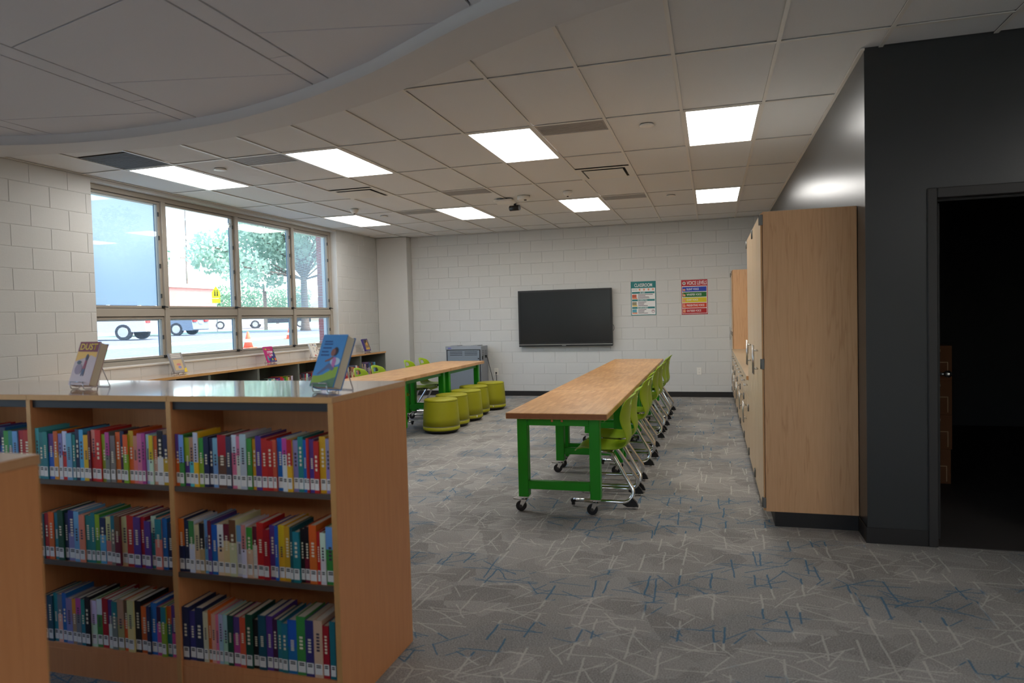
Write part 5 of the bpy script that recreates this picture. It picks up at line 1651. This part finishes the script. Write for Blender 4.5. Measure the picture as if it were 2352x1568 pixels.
def leaf_cloud(c, rad, n, size, seed, parts=None):
    rng = random.Random(seed)
    m = MB()
    vs, fs = [], []
    for _ in range(n):
        while True:
            p = Vector((rng.uniform(-1, 1), rng.uniform(-1, 1), rng.uniform(-1, 1)))
            if 0.25 < p.length < 1:
                break
        q = Vector((c[0] + p.x * rad[0], c[1] + p.y * rad[1], c[2] + p.z * rad[2]))
        a = Vector((rng.gauss(0, 1), rng.gauss(0, 1), rng.gauss(0, 1))).normalized()
        b = a.orthogonal().normalized()
        s = size * rng.uniform(0.6, 1.3)
        k = len(vs)
        vs += [q - a * s, q + b * s * 0.5, q + a * s, q - b * s * 0.5]
        fs.append((k, k + 1, k + 2, k + 3))
    return vs, fs
def tree(loc, trunk_h, r, clumps, label, leaf, seed, size=0.16, group=None):
    rng = random.Random(seed)
    t = thing('street_tree', loc, label, 'tree', group)
    MB().lathe([(r * 1.7, -0.1), (r * 1.25, 0.25), (r, 0.9), (r * 0.9, trunk_h * 0.6), (r * 0.7, trunk_h)], n=14).build('trunk', M['bark'], t)
    m = MB()
    for (c, rad, n) in clumps:
        p = Vector(c)
        m.tube([(0, 0, trunk_h * 0.75), (p.x * 0.35, p.y * 0.35, trunk_h * 0.75 + (p.z - trunk_h * 0.75) * 0.5), tuple(p)], r * 0.22, 6)
    m.build('branches', M['bark'], t)
    mm = MB()
    for k, (c, rad, n) in enumerate(clumps):
        vs, fs = leaf_cloud(c, rad, n, size, seed * 31 + k)
        mm.add(vs, fs)
    mm.build('foliage', leaf, t, fix=False, kind='stuff')
    return t
rg = random.Random(5)
cl = []
for k in range(44):
    a = rg.uniform(0, 2 * PI); rr = rg.uniform(0.8, 4.9); zz = rg.uniform(3.9, 12.5)
    rr *= (1.0 if zz < 9 else 0.8)
    cl.append(((math.cos(a) * rr - 1.0, math.sin(a) * rr - 0.6, zz), (1.7, 1.7, 1.1), 480))
tree((-26.5, 40.9, gz(-26.5)), 4.6, 0.24, cl, 'big leafy tree on the lawn outside the window', M['leaf'], 3)
cl = [((math.cos(a) * 1.6, math.sin(a) * 1.6, 5.0 + 0.8 * k), (1.5, 1.5, 1.1), 300) for k, a in enumerate((0, 1.3, 2.6, 3.9, 5.2))]
tree((-42.5, 42.3, gz(-42.5)), 3.8, 0.16, cl, 'smaller tree outside, partly behind the first window mullion', M['leafd'], 4)
for k, (x, y, hh, lab) in enumerate([(-60, 74.0, 2.3, 'hedge tree outside, just right of the brick building'), (-60, 79.6, 2.6, 'hedge tree outside, left of the white signboard'),
                                     (-60, 85.6, 2.4, 'hedge tree outside, behind the white signboard'), (-61, 92.5, 2.8, 'hedge tree outside, left of the big tree trunk')]):
    cl = [((dx, dy, 1.6 + dz), (1.9, 1.6, 1.3), 300) for dx, dy, dz in ((0, -1.1, 0), (0, 1.1, 0.2), (0.2, 0, hh - 1.0), (0, 0.3, hh))]
    tree((x, y, gz(x)), 1.4, 0.14, cl, lab, M['leafd'], 20 + k, 0.18, 'hedge trees across the parking lot')

t = thing('brick_building', (-58, 60.5, gz(-58)), 'low red brick building across the parking lot', 'building')
MB().box((-5, -5.5, -0.3), (3, 6.3, 4.2)).build('brick_wall', M['brickfar'], t)
MB().cbox((-5.2, -5.7, 4.2), (3.2, 6.5, 4.6), 0.03).build('roof_fascia', M['white'], t)
MB().box((2.9, -5.3, 0.0), (3.05, -4.4, 4.2)).build('doorway', M['carglass'], t)
MB().box((2.95, -4.4, -0.2), (3.15, -4.0, 4.2)).build('corner_post', M['white'], t)

t = thing('school_crossing_sign', (-33.5, 40.75, gz(-33.5)), 'yellow school crossing sign on a thin post outside', 'sign')
rz_ = math.atan2(-40.75, 33.5)
t.rotation_euler = (0, 0, rz_ + PI / 2)
MB().cyl((0, 0, -0.05), (0, 0, 3.1), 0.03, n=8).build('post', M['silver'], t)
MB().prism([(-0.27, 2.35), (0.27, 2.35), (0.27, 2.75), (0.0, 3.2), (-0.27, 2.75)], 'y', -0.05, -0.03).build('plate', M['yellow'], t)
MB().box((-0.27, -0.05, 2.0), (0.27, -0.03, 2.3)).build('lower_plate', M['yellow'], t)
for s in (-0.07, 0.08):
    f = MB()
    f.box((s - 0.03, -0.056, 2.62), (s + 0.03, -0.05, 2.80)); f.cyl((s, -0.05, 2.86), (s, -0.056, 2.86), 0.035, n=10)
    f.prism([(s - 0.05, 2.48), (s - 0.02, 2.48), (s + 0.03, 2.63), (s - 0.03, 2.63)], 'y', -0.056, -0.05); f.prism([(s + 0.05, 2.48), (s + 0.02, 2.48), (s - 0.02, 2.63), (s + 0.03, 2.63)], 'y', -0.056, -0.05)
    f.build('walking_figure', M['ink'], t)
t = thing('white_signboard', (-32.3, 44.6, gz(-32.3)), 'white signboard on a grey wooden post outside', 'sign')
t.rotation_euler = (0, 0, math.atan2(-44.6, 32.3) + PI / 2)
MB().box((-0.13, -0.1, -0.1), (0.13, 0.1, 3.4)).build('post', M['wood_pole'], t)
MB().box((0.0, -0.16, 2.9), (0.62, -0.12, 3.4)).build('board', M['white'], t)
t = thing('utility_pole', (-65, 73.8, gz(-65)), 'tall utility pole with wires behind the brick building', 'pole')
MB().cyl((0, 0, -0.1), (0, 0, 9.6), 0.17, 0.12, n=10).build('pole', M['wood_pole'], t)
MB().box((-0.06, -1.0, 8.6), (0.06, 1.0, 8.75)).build('cross_arm', M['wood_pole'], t)
MB().cbox((-0.2, -1.0, 11.0), (0.2, 1.2, 11.15), 0.03).build('lamp_head', M['silver'], t)
MB().tube([(0, 0, 9.5), (0, -0.1, 10.6), (0, 0.2, 11.05)], 0.05, 6).build('lamp_arm', M['silver'], t)
for z in (5.9, 7.6, 8.7, 10.0):
    MB().tube([(30, -34, z - 0.3), (15, -17, z - 0.1), (0, 0, z), (-16, 18, z - 0.1), (-32, 36, z)], 0.03, 5).build('wire', M['carblack'], t)
for (x, y, lab) in ((-16.3, 24.0, 'orange traffic cone outside, in the third window bay'), (-12.4, 16.3, 'orange traffic cone outside, low beside the second mullion')):
    t = thing('traffic_cone', (x, y, gz(x)), lab, 'traffic cone', 'traffic cones outside')
    MB().cbox((-0.17, -0.17, -0.01), (0.17, 0.17, 0.03), 0.01).build('base', M['orange'], t)
    MB().lathe([(0.13, 0.03), (0.025, 0.46), (0.001, 0.465)], n=16).build('cone', M['orange'], t)
    MB().lathe([(0.1, 0.165), (0.078, 0.255)], n=16).build('white_band', M['white'], t)
